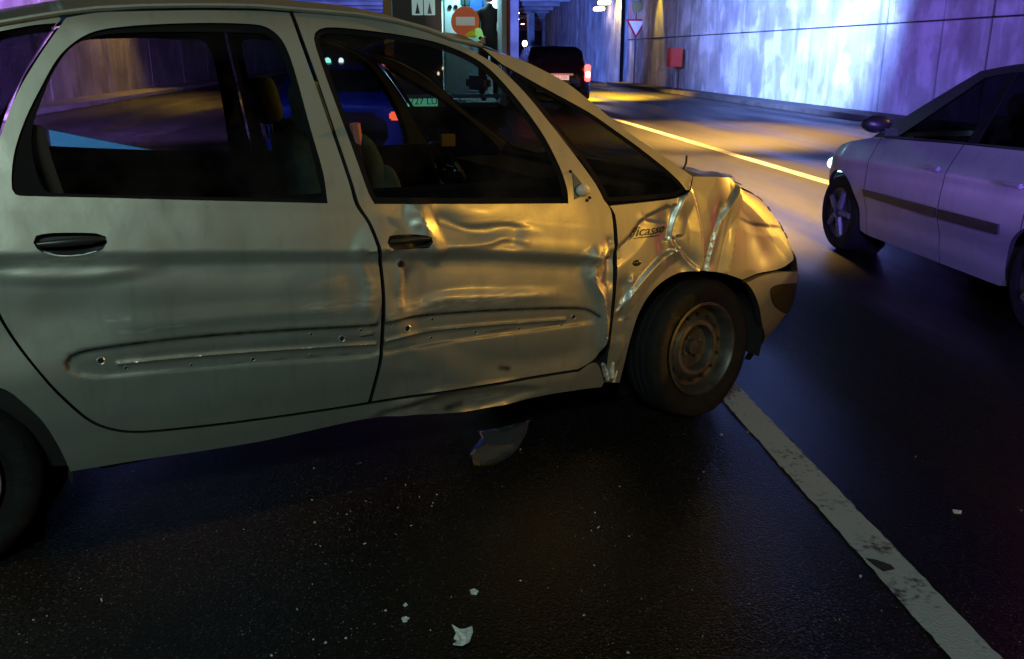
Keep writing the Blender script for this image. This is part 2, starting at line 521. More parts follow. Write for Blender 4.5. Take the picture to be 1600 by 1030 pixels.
        P2 = pts + list(zip(gx[keep], gz[keep])) + ([tuple(e) for e in ex] if len(ex) else [])
        vv, ee, ff, ov, oe, of = delaunay_2d_cdt([Vector(p) for p in P2], edges, [], 1, 1e-6)
        V = np.array([v[:] for v in vv]); F = np.array([f[:] for f in ff if len(f) == 3])
        cen = V[F].mean(1); ok = in_poly(cen[:, 0], cen[:, 1], O)
        for h in H: ok &= ~in_poly(cen[:, 0], cen[:, 1], h)
        F = F[ok]
        D = (s.disp(V[:, 0], V[:, 1], wav) if dents else np.zeros(len(V))) + off
        x, w = s.S(V[:, 0], V[:, 1])
        # displacement goes along the true plan normal of the surface
        x2, w2 = s.S(V[:, 0] + 0.004, V[:, 1]); tx, tw = x2 - x, w2 - w; ln = np.hypot(tx, tw) + 1e-9
        nx, nw = -tw / ln, tx / ln
        X = x + nx * D; Wd = w + nw * D
        loc = np.stack([X, -(s.B + Wd), V[:, 1]], 1)
        inn = np.stack([X - nx * lip, -(s.B + Wd - nw * lip), V[:, 1]], 1)
        # boundary lip
        cnt = {}
        for f in F:
            for a, b in ((f[0], f[1]), (f[1], f[2]), (f[2], f[0])):
                k = (min(a, b), max(a, b)); cnt.setdefault(k, []).append((a, b))
        be = [v[0] for v in cnt.values() if len(v) == 1]
        idx = {}; verts = list(loc); faces = [tuple(f) for f in F]
        if lip > 0:
            for a, b in be:
                for q in (a, b):
                    if q not in idx: idx[q] = len(verts); verts.append(inn[q])
                faces.append((b, a, idx[a], idx[b]))
        V2 = np.array(verts); ud = np.zeros(len(V2)); us = np.zeros(len(V2))
        n0 = len(loc)
        if scuff: us[:n0] = s.attr(V[:, 0], V[:, 1], scuff)
        if dirt: ud[:n0] = s.attr(V[:, 0], V[:, 1], dirt)
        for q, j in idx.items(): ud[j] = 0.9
        if mirror:
            V2[:, 1] *= -1
        else:
            faces = [f[::-1] for f in faces]
        faces = [f[::-1] for f in faces]
        if getattr(s, 'flip', False):
            V2[:, 1] *= -1; faces = [f[::-1] for f in faces]
        o = mesh_obj(name, V2, faces, m, parent, True, {'scuff': us, 'dirt': ud})
        if len(faces) > len(F) and m not in (SEAL, BLACKPL):
            o.data.materials.append(UNDER)
            o.data.polygons.foreach_set('material_index', [0] * len(F) + [1] * (len(faces) - len(F)))
        try: o.data.set_sharp_from_angle(angle=math.radians(50))
        except Exception: pass
        return o
    def local(s, u, z, off=0.0):
        x, w = s.S(np.array(u, float), np.array(z, float))
        y = -(s.B + w + off)
        if getattr(s, 'flip', False): y = -y
        return np.stack([x, y, np.asarray(z, float)], -1)

# =================================================================== SETTING
WX = 11.75          # right wall
LX = -10.6          # left wall
def asphalt():
    m = bpy.data.materials.new('asphalt'); m.use_nodes = True
    nt = m.node_tree; N = nt.nodes.new; Lk = nt.links.new; b = nt.nodes['Principled BSDF']
    tc = N('ShaderNodeTexCoord')
    def ns(scale, det, st=None):
        n = N('ShaderNodeTexNoise'); n.inputs['Scale'].default_value = scale; n.inputs['Detail'].default_value = det
        if st:
            mp = N('ShaderNodeMapping'); mp.inputs['Scale'].default_value = st; Lk(tc.outputs['Object'], mp.inputs[0]); Lk(mp.outputs[0], n.inputs[0])
        else: Lk(tc.outputs['Object'], n.inputs[0])
        return n.outputs['Fac']
    def mr(src, a, b_, c, d):
        r = N('ShaderNodeMapRange'); [setattr(r.inputs[i + 1], 'default_value', v) for i, v in enumerate((a, b_, c, d))]; Lk(src, r.inputs[0]); return r.outputs[0]
    v = N('ShaderNodeTexVoronoi'); v.inputs['Scale'].default_value = 125; Lk(tc.outputs['Object'], v.inputs['Vector'])
    sep = N('ShaderNodeSeparateColor'); Lk(v.outputs['Color'], sep.inputs[0])
    stone = mr(sep.outputs[0], 0.78, 0.98, 0.0, 0.060)
    agg0 = mr(v.outputs['Distance'], 0.0, 0.7, 0.013, 0.003)
    near_ = mr(v.outputs['Distance'], 0.25, 0.5, 1.0, 0.0)
    st_ = N('ShaderNodeMath'); st_.operation = 'MULTIPLY'; Lk(stone, st_.inputs[0]); Lk(near_, st_.inputs[1])
    ad_ = N('ShaderNodeMath'); ad_.operation = 'ADD'; Lk(agg0, ad_.inputs[0]); Lk(st_.outputs[0], ad_.inputs[1]); agg = ad_.outputs[0]
    patch = mr(ns(0.55, 5), 0.35, 0.7, 0.7, 1.35)
    lane = mr(ns(0.8, 5, (1.6, 0.06, 1)), 0.35, 0.65, 0.7, 1.4)
    m1 = N('ShaderNodeMath'); m1.operation = 'MULTIPLY'; Lk(agg, m1.inputs[0]); Lk(patch, m1.inputs[1])
    m2 = N('ShaderNodeMath'); m2.operation = 'MULTIPLY'; Lk(m1.outputs[0], m2.inputs[0]); Lk(lane, m2.inputs[1])
    cb = N('ShaderNodeCombineColor'); 
    for i, k in enumerate((1.05, 1.0, 0.97)):
        mm = N('ShaderNodeMath'); mm.operation = 'MULTIPLY'; mm.inputs[1].default_value = k; Lk(m2.outputs[0], mm.inputs[0]); Lk(mm.outputs[0], cb.inputs[i])
    Lk(cb.outputs[0], b.inputs['Base Color']); b.inputs['Specular IOR Level'].default_value = 0.28
    Lk(mr(ns(0.5, 6, (1.3, 0.10, 1)), 0.42, 0.60, 0.30, 0.72), b.inputs['Roughness'])
    bu = N('ShaderNodeBump'); bu.inputs['Strength'].default_value = 0.5; bu.inputs['Distance'].default_value = 0.003; bu.invert = True
    Lk(v.outputs['Distance'], bu.inputs['Height']); Lk(bu.outputs[0], b.inputs['Normal'])
    return m
ASPH = asphalt()
road = mesh_obj('road', [(LX - 1, -14, 0), (WX + 40, -14, 0), (WX + 40, 170, 0), (LX - 1, 170, 0)], [(0, 1, 2, 3)], ASPH, smooth=False)
tag(road, kind='structure')

def line_mat():
    m = bpy.data.materials.new('road_paint'); m.use_nodes = True
    nt = m.node_tree; N = nt.nodes.new; Lk = nt.links.new; b = nt.nodes['Principled BSDF']
    tc = N('ShaderNodeTexCoord'); n = N('ShaderNodeTexNoise'); n.inputs['Scale'].default_value = 45; n.inputs['Detail'].default_value = 6; Lk(tc.outputs['Object'], n.inputs[0])
    n2 = N('ShaderNodeTexNoise'); n2.inputs['Scale'].default_value = 5; n2.inputs['Detail'].default_value = 5; Lk(tc.outputs['Object'], n2.inputs[0])
    a = N('ShaderNodeMath'); a.operation = 'ADD'; Lk(n.outputs['Fac'], a.inputs[0]); Lk(n2.outputs['Fac'], a.inputs[1])
    r = N('ShaderNodeValToRGB'); r.color_ramp.elements[0].position = 0.36; r.color_ramp.elements[0].color = (0.05, 0.05, 0.05, 1)
    r.color_ramp.elements[1].position = 0.47; r.color_ramp.elements[1].color = (0.34, 0.345, 0.34, 1)
    h = N('ShaderNodeMath'); h.operation = 'MULTIPLY'; h.inputs[1].default_value = 0.5; Lk(a.outputs[0], h.inputs[0]); Lk(h.outputs[0], r.inputs[0])
    Lk(r.outputs[0], b.inputs['Base Color']); b.inputs['Roughness'].default_value = 0.7
    v = N('ShaderNodeTexVoronoi'); v.inputs['Scale'].default_value = 110; Lk(tc.outputs['Object'], v.inputs['Vector'])
    bu = N('ShaderNodeBump'); bu.inputs['Strength'].default_value = 0.5; bu.inputs['Distance'].default_value = 0.005; Lk(v.outputs['Distance'], bu.inputs['Height']); Lk(bu.outputs[0], b.inputs['Normal'])
    return m
LINE = line_mat()
def ragged_line(name, L, R):
    """two edges (lists of ground points) joined to a strip with worn edges"""
    rows = []
    n = len(L)
    for i in range(n):
        a, b = np.array(L[i][:2]), np.array(R[i][:2])
        d = (b - a) / np.linalg.norm(b - a)
        a = a + d * rng.normal(0, 0.0022); b = b + d * rng.normal(0, 0.0022)
        rows.append([(a[0] * (1 - t) + b[0] * t, a[1] * (1 - t) + b[1] * t, 0.004) for t in (0, .5, 1)])
    o = grid_obj(name, rows, LINE, smooth=False); tag(o, kind='structure'); return o
def lerp_pts(a, b, n): return [np.array(a) * (1 - t) + np.array(b) * t for t in np.linspace(0, 1, n)]
gl0, gl1 = ground(1127, 624), ground(1485, 1030); gr0, gr1 = ground(1164, 615), ground(1564, 1030)
dl, dr = gl1 - gl0, gr1 - gr0
ragged_line('lane_line', lerp_pts(gl0 - dl * 1.6, gl1 + dl * 1.5, 260), lerp_pts(gr0 - dr * 1.6, gr1 + dr * 1.5, 260))
xl = ground(1120, 234)[0]
ragged_line('lane_line', [(xl - .085, y, 0) for y in np.linspace(4, 60, 160)], [(xl + .085, y, 0) for y in np.linspace(4, 60, 160)])
def wall_mat(name, base, streak=(0.62, 0.62, 0.64), dark=(0.10, 0.09, 0.09)):
    m = bpy.data.materials.new(name); m.use_nodes = True
    nt = m.node_tree; N = nt.nodes.new; Lk = nt.links.new; b = nt.nodes['Principled BSDF']
    tc = N('ShaderNodeTexCoord')
    def ns(scale, det, st=None):
        n = N('ShaderNodeTexNoise'); n.inputs['Scale'].default_value = scale; n.inputs['Detail'].default_value = det
        mp = N('ShaderNodeMapping'); mp.inputs['Scale'].default_value = st or (1, 1, 1); Lk(tc.outputs['Object'], mp.inputs[0]); Lk(mp.outputs[0], n.inputs[0])
        return n.outputs['Fac']
    def mr(src, a, b_, c, d):
        r = N('ShaderNodeMapRange'); [setattr(r.inputs[i + 1], 'default_value', v) for i, v in enumerate((a, b_, c, d))]; Lk(src, r.inputs[0]); return r.outputs[0]
    def mix(f, A, B):
        x = N('ShaderNodeMix'); x.data_type = 'RGBA'; Lk(f, x.inputs[0])
        for k, q in ((6, A), (7, B)):
            if isinstance(q, tuple): x.inputs[k].default_value = (*q, 1)
            else: Lk(q, x.inputs[k])
        return x.outputs[2]
    c = mix(mr(ns(0.7, 8), 0.35, 0.7, 0, 1), base, tuple(v * 0.6 for v in base))
    c = mix(mr(ns(1.0, 10, (1, 1.0, 0.8)), 0.50, 0.60, 0, 0.6), c, streak)
    c = mix(mr(ns(2.2, 8, (1, 1.3, 0.2)), 0.56, 0.64, 0, 0.3), c, streak)
    c = mix(mr(ns(1.5, 5, (1, 1.3, 0.03)), 0.60, 0.66, 0, 0.6), c, dark)
    c = mix(mr(ns(0.9, 9, (1, 1.2, 0.6)), 0.52, 0.66, 0, 0.7), c, dark)
    c = mix(mr(ns(6, 6), 0.55, 0.8, 0, 0.4), c, dark)
    Lk(c, b.inputs['Base Color']); b.inputs['Roughness'].default_value = 0.62
    bu = N('ShaderNodeBump'); bu.inputs['Strength'].default_value = 0.4; bu.inputs['Distance'].default_value = 0.02
    Lk(ns(14, 6), bu.inputs['Height']); Lk(bu.outputs[0], b.inputs['Normal'])
    return m
CONC = wall_mat('wet_streaked_concrete', (0.38, 0.37, 0.37), dark=(.17,.16,.16))
CONC2 = wall_mat('stained_concrete', (0.26, 0.25, 0.25), streak=(0.36, 0.35, 0.36))
DARKC = mat('joint_concrete', (0.09, 0.085, 0.085), 0.9)

# right-hand retaining wall: backing + panels with recessed joints
wall = empty('retaining_wall', (WX, 0, 0), label='long streaked concrete retaining wall along the far side of the road', cat='wall')
box_obj('wall_core', (0.35, 20.5, 2.9), (0.5, 53, 5.8), DARKC, wall)
seams = [47.0] + [float(at_x(px, 100, WX)[1]) for px in (1058, 1160, 1263, 1382, 1470, 1545)]
ys = sorted(set([47.0, -6.0, 0.0, 4.0, 7.5, 11.0] + [round(v, 2) for v in seams] + [44.0]))
ys = [y for i, y in enumerate(ys) if i == 0 or y - ys[i - 1] > 0.8]
for a, b in zip(ys[:-1], ys[1:]):
    for z0, z1 in ((0.0, 2.18), (2.22, 5.75)):
        dx = random.uniform(-.012, .012)
        box_obj('concrete_panel', (0.02 + dx, (a + b) / 2, (z0 + z1) / 2), (0.16, b - a - 0.045, z1 - z0), CONC, wall, bev=0.012)
box_obj('coping', (0.2, 20.5, 5.9), (0.7, 53, 0.18), CONC2, wall, bev=0.02)
kerb = box_obj('kerb', (WX - 0.55, 20.5, 0.07), (1.0, 53, 0.14), mat('dirty_kerb', (.045, .038, .03), .8, noise_amt=.5, noise_scale=2), bev=0.02); tag(kerb, kind='structure')

# left wall
lwall = empty('retaining_wall', (LX, 0, 0), label='concrete wall beyond the wrecked minivan, seen through its windows', cat='wall')
box_obj('wall_core', (-0.4, 40, 2.9), (0.5, 108, 5.8), DARKC, lwall)
for k in range(18):
    a = -12 + k * 6.0
    for z0, z1 in ((0.0, 2.17), (2.22, 5.75)):
        box_obj('concrete_panel', (-0.04, a + 3, (z0 + z1) / 2), (0.16, 5.93, z1 - z0), CONC2, lwall, bev=0.012)
lk = box_obj('kerb', (LX + 0.7, 40, 0.07), (1.3, 108, 0.14), CONC2, bev=0.02); tag(lk, kind='structure')

# tunnel: curved right wall, ceiling with cross beams, columns
def curve_wall(name, x0, y0, y1, k, z0, z1, m, th=0.4, n=24):
    rows = []
    for i in range(n + 1):
        y = y0 + (y1 - y0) * i / n; x = x0 + k * (y - y0)**2
        rows.append([(x, y, z0), (x, y, z1), (x + th, y, z1), (x + th, y, z0)])
    return grid_obj(name, rows, m, None, closed=True, smooth=False)
tw = curve_wall('tunnel_wall', WX - 0.35, 47.2, 165, 0.0016, 0, 5.2, CONC); tag(tw, 'curving tunnel wall washed by yellow light past the retaining wall', 'wall')
TUNC = mat('tunnel_concrete', (0.2, 0.2, 0.21), 0.8, noise_amt=0.4, noise_scale=0.7)
ceil = box_obj('tunnel_ceiling', (18, 108.5, 5.55), (60, 121, 0.5), TUNC); tag(ceil, kind='structure')
tend = box_obj('tunnel_end', (18, 169.5, 2.6), (60, 0.4, 5.3), mat('dark_concrete', (0.04, 0.04, 0.05), 0.9)); tag(tend, kind='structure')
b0 = None
for k in range(16):
    y = 52 + k * 6.2
    if b0 is None:
        b0 = box_obj('ceiling_beam', (0, 0, 0), (60, 0.45, 0.35), TUNC); b = b0
    else:
        b = b0.copy(); COL.objects.link(b)
    b.parent = ceil; b.location = (18, y, 5.12)
for k, (px, Y, w_) in enumerate([(803, 62, .55), (829, 80, .55), (851, 100, .6), (877, 128, .7)]):
    X = at_y(px, 60, Y)[0]
    c = MB().box((0, 0, 2.45), (w_, 0.8, 4.9), 0.04).box((0, 0, 0.2), (w_ + .25, 1.05, 0.4), 0.04).build('tunnel_column', TUNC)
    c.location = (X, Y, 0)
    tag(c, ['nearest pale column in the row inside the tunnel, beside the rescue van', 'second nearest pale column in the row inside the tunnel', 'third nearest pale column in the row inside the tunnel', 'farthest pale column in the tunnel row, above the dark people carrier'][k], 'column', 'columns down the middle of the tunnel')

# lit tunnel lamps near the wall
LAMPM = mat('lit_lamp', (1, .8, .5), 0.3, emit=(1.0, 0.72, 0.35), estr=14)
HOUS = mat('lamp_housing', (0.05, 0.05, 0.05), 0.5)
lp = [(944, 4, 44), (936, 14, 50), (929, 27, 57), (922, 38, 66)]
ll = ['first tunnel lamp of the row over the road, at the top of the picture', 'second lit tunnel lamp along the row above the dark people carrier', 'third lit tunnel lamp along the row', 'last and smallest lit tunnel lamp of the row']
for k, (px, py, Y) in enumerate(lp):
    P = at_y(px, py, Y)
    t = empty('tunnel_lamp', tuple(P), label=ll[k], cat='lamp', group='lamps above the tunnel mouth')
    box_obj('housing', (0, 0, 0.16), (0.34, 0.75, 0.14), HOUS, t, bev=0.02)
    box_obj('diffuser', (0, 0, 0.0), (0.46, 0.8, 0.17), LAMPM, t, bev=0.03)
    MB().cyl((0, 0, .22), (0, 0, max(.4, 5.3 - P[2] if Y > 48 else .9)), .02).build('hanger', HOUS, t)
for k in range(5):
    Y = 80 + 14 * k; X = WX - .2 + .0016 * (Y - 47)**2 - 3.0
    t = empty('tunnel_lamp', (X, Y, 4.85), label=['nearest of the tiny lamps deep inside the tunnel', 'second of the tiny lamps deep inside the tunnel', 'third of the tiny lamps deep inside the tunnel', 'fourth of the tiny lamps deep inside the tunnel', 'farthest of the tiny lamps, at the dark end of the tunnel'][k], cat='lamp', group='far lamps inside the tunnel')
    box_obj('housing', (0, 0, .06), (.3, 1.0, .1), HOUS, t); box_obj('diffuser', (0, 0, -.02), (.24, .9, .06), LAMPM, t)
# wall washers on the retaining wall
for k, (px, e, zt) in enumerate([(1030, 700, 5.0), (944, 2200, 5.0), (985, 160, 5.0)]):
    Yw = float(at_x(px, 10, WX - .1)[1]) if px > 960 else 47.9
    t = empty('wall_washer', (WX - 0.5, Yw, zt), label=['wall lamp throwing a yellow cone beside the red box', 'wall lamp lighting the tunnel wall yellow at the end of the retaining wall', 'dim reddish wall lamp above the triangular sign'][k], cat='lamp', group='wall lamps')
    box_obj('housing', (0, 0, 0.1), (0.25, 0.3, 0.2), HOUS, t, bev=0.02)
    box_obj('bracket', (0.22, 0, 0.12), (0.3, 0.05, 0.05), HOUS, t)
    lamp('washer_light', 'SPOT', (WX - 0.62, Yw, zt - 0.05), e, (1.0, 0.68, 0.04) if k < 2 else (1.0, .25, .1), (WX - 0.05, Yw, 2.4), size=0.05, spot=44 if k != 1 else 80, blend=0.8)
# headlamp of an oncoming car inside the tunnel
P = at_y(820, 68, 60)
t = empty('oncoming_lamp', tuple(P), label='small bright warm lamp between the first two tunnel columns', cat='lamp')
MB().sph((0, 0, 0), .16, (1, .6, 1.2)).build('bulb', mat('warm_lit', (1, .9, .7), .3, emit=(1, .85, .6), estr=14), t)
MB().cyl((0, .2, -P[2]), (0, .2, 0), .05).cyl((0, .2, 0), (0, 0, .0), .04).build('post', HOUS, t)

# triangular sign on the wall and red box on a post
YS = float(at_x(994, 40, WX - .5)[1])
P = at_x(994, 40, WX - 0.35)
sg = empty('give_way_sign', (P[0], P[1], 0), label='inverted white triangular sign with a red border, high against the wall', cat='road sign')
SW = mat('sign_white', (0.85, 0.82, 0.8), .35, emit=None); SR = mat('sign_red', (0.45, 0.02, 0.03), .4)
zc = P[2]
def tri(r, y): return [(-r, y, zc + r * .55), (r, y, zc + r * .55), (0, y, zc - r * 1.15)]
MB().poly(tri(.52, -.02), .02, (0, -1, 0)).build('sign_face', SR, sg)
MB().poly(tri(.37, -.03), .008, (0, -1, 0)).build('sign_field', SW, sg)
MB().cyl((0, .03, 0), (0, .03, zc + .8), .035).build('post', HOUS, sg)
MB().cyl((0, -.03, zc + .85), (0, 0, zc + .85), .27, n=24).build('round_plate', mat('dull_yellow', (.3, .26, .08), .6), sg)
lamp('sign_light', 'SPOT', (P[0] - 1.2, P[1] - 4, zc + 1.0), 55, (1, .85, .8), (P[0], P[1], zc), size=.1, spot=14, blend=.5)
P = at_x(1054, 90, WX - 0.6)
rb = empty('hydrant_box', (P[0], P[1], 0), label='red cabinet on a thin post at the foot of the concrete wall', cat='cabinet')
RED = mat('red_enamel', (0.48, 0.035, 0.015), .45)
box_obj('cabinet_body', (0, 0, P[2]), (0.5, 0.55, 0.72), RED, rb, bev=.02)
box_obj('cabinet_door', (0, -0.285, P[2]), (0.42, 0.02, 0.62), RED, rb, bev=.005)
MB().cyl((0, 0, 0), (0, 0, P[2] - .35), .04).build('post', HOUS, rb)

# =================================================================== WRECKED MINIVAN
fwp = ground(1088, 547, .30); rwp = ground(-50, 752, .30)
Uc = (fwp - rwp); Lc = np.linalg.norm(Uc); Uc = Uc / Lc; Nc = np.array([Uc[1], -Uc[0], 0.0]); Oc = fwp.copy(); Oc[2] = 0
ZZ = [0, .15, .3, .45, .6, .75, .95, 1.05, 1.6, 1.75]; WW = [-.12, -.065, -.012, .028, .044, .034, .008, -.012, -.20, -.33]
AZ = [0, .15, .3, .35, .5, .6, .7, .8, .9, 1.0, 1.1]; AX = [.64, .70, .86, .90, .90, .86, .79, .70, .56, .35, .2]
A = Side(Oc, Uc, Nc, ZZ, WW, AZ, AX)
ang = math.atan2(Uc[1], Uc[0])
root_pos = Oc - Nc * A.B
car = empty('wrecked_minivan', (root_pos[0], root_pos[1], 0), ang, 'crashed beige silver minivan with dented doors and crumpled wing, standing across the lane', 'car')
def to_local(P):
    d = np.asarray(P, float) - np.array([root_pos[0], root_pos[1], 0]); return np.array([d @ Uc, -(d @ Nc), d[2]])
def hit_y(px, py, y):
    """point on the car's lengthwise plane y (car coordinates)"""
    d = ray(px, py); O_ = np.array([0, 0, CAMH]) - np.array([root_pos[0], root_pos[1], 0])
    t = (-y - O_ @ Nc) / (d @ Nc); P = O_ + d * t
    return np.array([P @ Uc, y, P[2]])

# ---- dents and creases (traced from the photograph)
A.add('t', [(-30, 396), (150, 394), (320, 392), (590, 391)], .015, .12, .04)              # waist crease, rear door
A.add('t', [(596, 392), (760, 392), (850, 397), (935, 402)], .015, .11, .035)               # waist crease, front door
A.add('t', [(-30, 430), (120, 432), (180, 425), (260, 412)], .007, .05, .03, True)
A.add('g', [(60, 452), (300, 448), (520, 446)], .006, .06)
A.add('g', [(0, 520), (60, 500), (130, 480)], -.010, .10, .10)                             # rear hollow
A.add('g', [(560, 400), (580, 450), (575, 480)], .006, .03)
A.add('t', [(190, 512), (330, 498), (480, 487), (588, 480)], .005, .05, .03, True)
# front door is pushed in between the handle zone and the hinge zone
A.add('r', [(655, 398), (700, 392), (850, 398), (915, 405), (922, 440), (935, 480), (925, 540), (900, 570), (780, 585), (700, 560), (652, 520), (640, 470), (648, 430)], -.022, .065)
A.add('t', [(655, 330), (668, 360), (682, 392)], .015, .045, .06)
A.add('g', [(690, 350), (740, 366), (800, 372)], -.013, .04)
A.add('t', [(682, 388), (760, 380), (790, 372), (830, 378)], .009, .035, .02, True)
A.add('t', [(636, 488), (700, 468), (800, 464), (880, 462)], .009, .03, .05, True)
A.add('g', [(640, 430), (632, 465)], -.008, .03)
A.add('t', [(630, 410), (626, 450), (628, 490)], .008, .02, .02, True)
A.add('t', [(930, 395), (925, 425), (942, 470), (946, 540)], .013, .035, .035)
A.add('g', [(952, 380), (950, 440)], -.010, .022)
A.add('t', [(955, 385), (935, 400), (915, 398)], .006, .02)
A.add('g', [(620, 600), (680, 585), (640, 560)], -.006, .05)
# sill crush
A.add('r', [(640, 640), (700, 616), (760, 606), (820, 606), (838, 614), (800, 632), (720, 650), (660, 655)], -.013, .035)
A.add('t', [(560, 655), (640, 630), (700, 613), (800, 602), (850, 606)], .013, .03, .018, True)
A.add('t', [(690, 645), (760, 640), (830, 618), (860, 612)], .012, .02, .02, True)
A.add('g', [(600, 648), (650, 636)], -.010, .02)
# wing crumple: broad hollows, then folds that are sharp on one side and long on the other
A.add('g', [(1048, 345), (1046, 385), (1070, 415)], -.016, .045)
A.add('g', [(1128, 330), (1112, 410)], -.012, .035)
A.add('g', [(1185, 372), (1195, 395)], -.012, .06)
A.add('g', [(975, 450), (970, 520)], -.010, .035)
A.add('t', [(956, 400), (985, 372), (1006, 345), (1044, 326)], -.012, .012, .06)
A.add('t', [(972, 476), (1000, 440), (1030, 408), (1052, 395)], .014, .012, .05)
A.add('t', [(1066, 312), (1054, 345), (1052, 380), (1090, 424)], .012, .012, .06)
A.add('t', [(1080, 300), (1092, 350), (1098, 415)], .010, .010, .05)
A.add('t', [(1148, 292), (1126, 345), (1104, 420)], .014, .010, .06)
A.add('t', [(1149, 293), (1150, 345), (1136, 424)], .014, .055, .010)
A.add('t', [(1160, 312), (1200, 352), (1236, 398)], .008, .012, .06)
A.add('t', [(1150, 340), (1180, 352), (1222, 350)], -.006, .010, .04, True)
A.add('t', [(985, 440), (975, 500), (968, 560)], .009, .010, .035)
A.add('t', [(1000, 330), (1010, 345), (1046, 352)], .005, .008, .03, True)
A.add('t', [(690, 338), (730, 356), (788, 352), (850, 362)], -.004, .008, .05, True)
A.add('t', [(940, 395), (928, 430), (944, 475), (944, 540)], .010, .010, .03)
A.add('t', [(640, 352), (660, 345), (672, 366)], .006, .008, .03, True)
# trim strip recesses with a rib
recR = [(103, 568), (110, 558), (136, 549), (200, 539), (326, 525), (470, 515), (587, 508), ('m', -1.40, .70), ('m', -1.40, .56), (587, 555), (380, 571), (250, 581), (163, 589), (125, 586), (107, 578)]
recF = [('m', -1.55, .685), (600, 506), (640, 498), (750, 489), (880, 484), (922, 486), (937, 495), (930, 505), (890, 512), (750, 531), (640, 546), (598, 553), ('m', -1.55, .56)]
A.add('r', recR, -.0, .01); A.add('r', recF, -.0, .01)
RECR, RECF = A.feat.pop(-2), A.feat.pop(-1)
featR = [('r', RECR[1], -.006, .009, .009, False)]
featF = [('r', RECF[1], -.006, .009, .009, False)]
ribR = A.path([(185, 569), (330, 555), (470, 545), (586, 538)], closed=False, step=8); ribF = A.path([(598, 535), (640, 525), (700, 517), (768, 511), (888, 502)], closed=False, step=8)
featR.append(('t', ribR, .006, .009, .009, False)); featF.append(('t', ribF, .006, .009, .009, False))
base_feat = list(A.feat)

def wavy(amp, sc, seed):
    def f(u, z):
        v = Vector((u * sc, z * sc, seed))
        return amp * noise.noise(v) + amp * .5 * noise.noise(v * 2.3)
    return f

doorR = [(575, 628, 'c'), (583, 600), (592, 560), (596, 510), (596, 460), (589, 400), (574, 350), (555, 320), (546, 288), (519, 208), (492, 130), (466, 58), (452, 20, 'c'), (400, 17), (300, 16), (200, 18), (150, 20), (103, 28, 'c'), (60, 90), (25, 150), (-5, 230), (-25, 300), (-33, 360), (-25, 420), (0, 490), (25, 532), (60, 577), (100, 620), (150, 660), (205, 673), (300, 666), (400, 654), (500, 640)]
holeR = [(512, 318, 'c'), (505, 270), (485, 200), (457, 100), (440, 62), (415, 42), (380, 37), (300, 36), (200, 41), (140, 52), (95, 85), (62, 140), (38, 190), (22, 240), (18, 285), (24, 304), (60, 307), (150, 309), (300, 313)]
innR = [(500, 310), (498, 280), (475, 190), (445, 95), (425, 60), (400, 52), (250, 50), (160, 55), (115, 72), (85, 110), (62, 165), (50, 205), (52, 250), (70, 298), (100, 303), (300, 308)]
doorF = [(581, 627, 'c'), (589, 598), (598, 560), (602, 510), (602, 460), (595, 400), (580, 350), (562, 320), (552, 288), (525, 208), (498, 128), (472, 56), (458, 20, 'c'), (500, 22), (560, 28), (620, 38), (680, 55), (735, 78), (778, 103, 'c'), (820, 145), (865, 200), (905, 252), (932, 290), (944, 313, 'c'), (955, 330), (959, 370), (959, 420), (955, 480), (946, 530), (930, 560), (905, 577, 'c'), (800, 594), (700, 609), (640, 618)]
holeF = [(888, 318, 'c'), (886, 295), (872, 255), (845, 205), (800, 145), (755, 100), (700, 72), (640, 57), (560, 46), (510, 43), (492, 52), (493, 72), (520, 150), (550, 230), (575, 300), (585, 319, 'c'), (740, 319)]
wing = [(953, 322, 'c'), (1020, 315), (1060, 309), (1078, 296), (1084, 276, 'c'), (1112, 270), (1148, 288), (1180, 306), (1196, 318), (1214, 342), (1230, 370), (1240, 398), ('m', .86, .612), ('m', 1.0, .63, 'c'), ('m', 1.0, .615, 'c'), ('m', .86, .598), (1245, 414), (1215, 421), (1185, 427), (1160, 437, 'c'), (1130, 427), (1090, 423), (1050, 432), (1020, 454), (998, 490), (985, 530), (975, 570), (968, 598, 'c'), (945, 597, 'c'), (952, 540), (961, 480), (965, 420), (965, 370), (961, 335)]
bump = [(1163, 441, 'c'), (1187, 431), (1216, 425), (1246, 418), ('m', .86, .588), ('m', 1.0, .60), ('m', 1.15, .60), ('m', 1.38, .60, 'c'), ('m', 1.38, .20, 'c'), ('m', 1.15, .18), ('m', .95, .17), ('m', .8, .16), (1180, 572, 'c'), (1188, 545), (1188, 510), (1182, 475), (1172, 452)]
fog = [(1200, 452), (1212, 444), (1238, 442), (1254, 446), ('m', .93, .47), (1240, 484), (1222, 489), (1205, 476)]
qglass = [(784, 100, 'c'), (830, 126), (881, 154), (921, 176), (960, 203), (1000, 232), (1038, 262), (1062, 284), (1070, 297), (1058, 306), (1015, 311), (950, 315, 'c'), (938, 290), (908, 246), (866, 194), (820, 140)]
apil = [(752, 74, 'c'), (784, 84), (813, 93), (881, 127), (921, 157), (982, 207), (1032, 241), (1062, 262), (1082, 276, 'c'), (1076, 297), (1060, 307), (1070, 297), (1062, 284), (1038, 262), (1000, 232), (960, 203), (921, 176), (881, 154), (830, 126), (784, 100, 'c')]
apil = apil[:9] + [(1076, 296), (1071, 297, 'c')] + apil[12:]
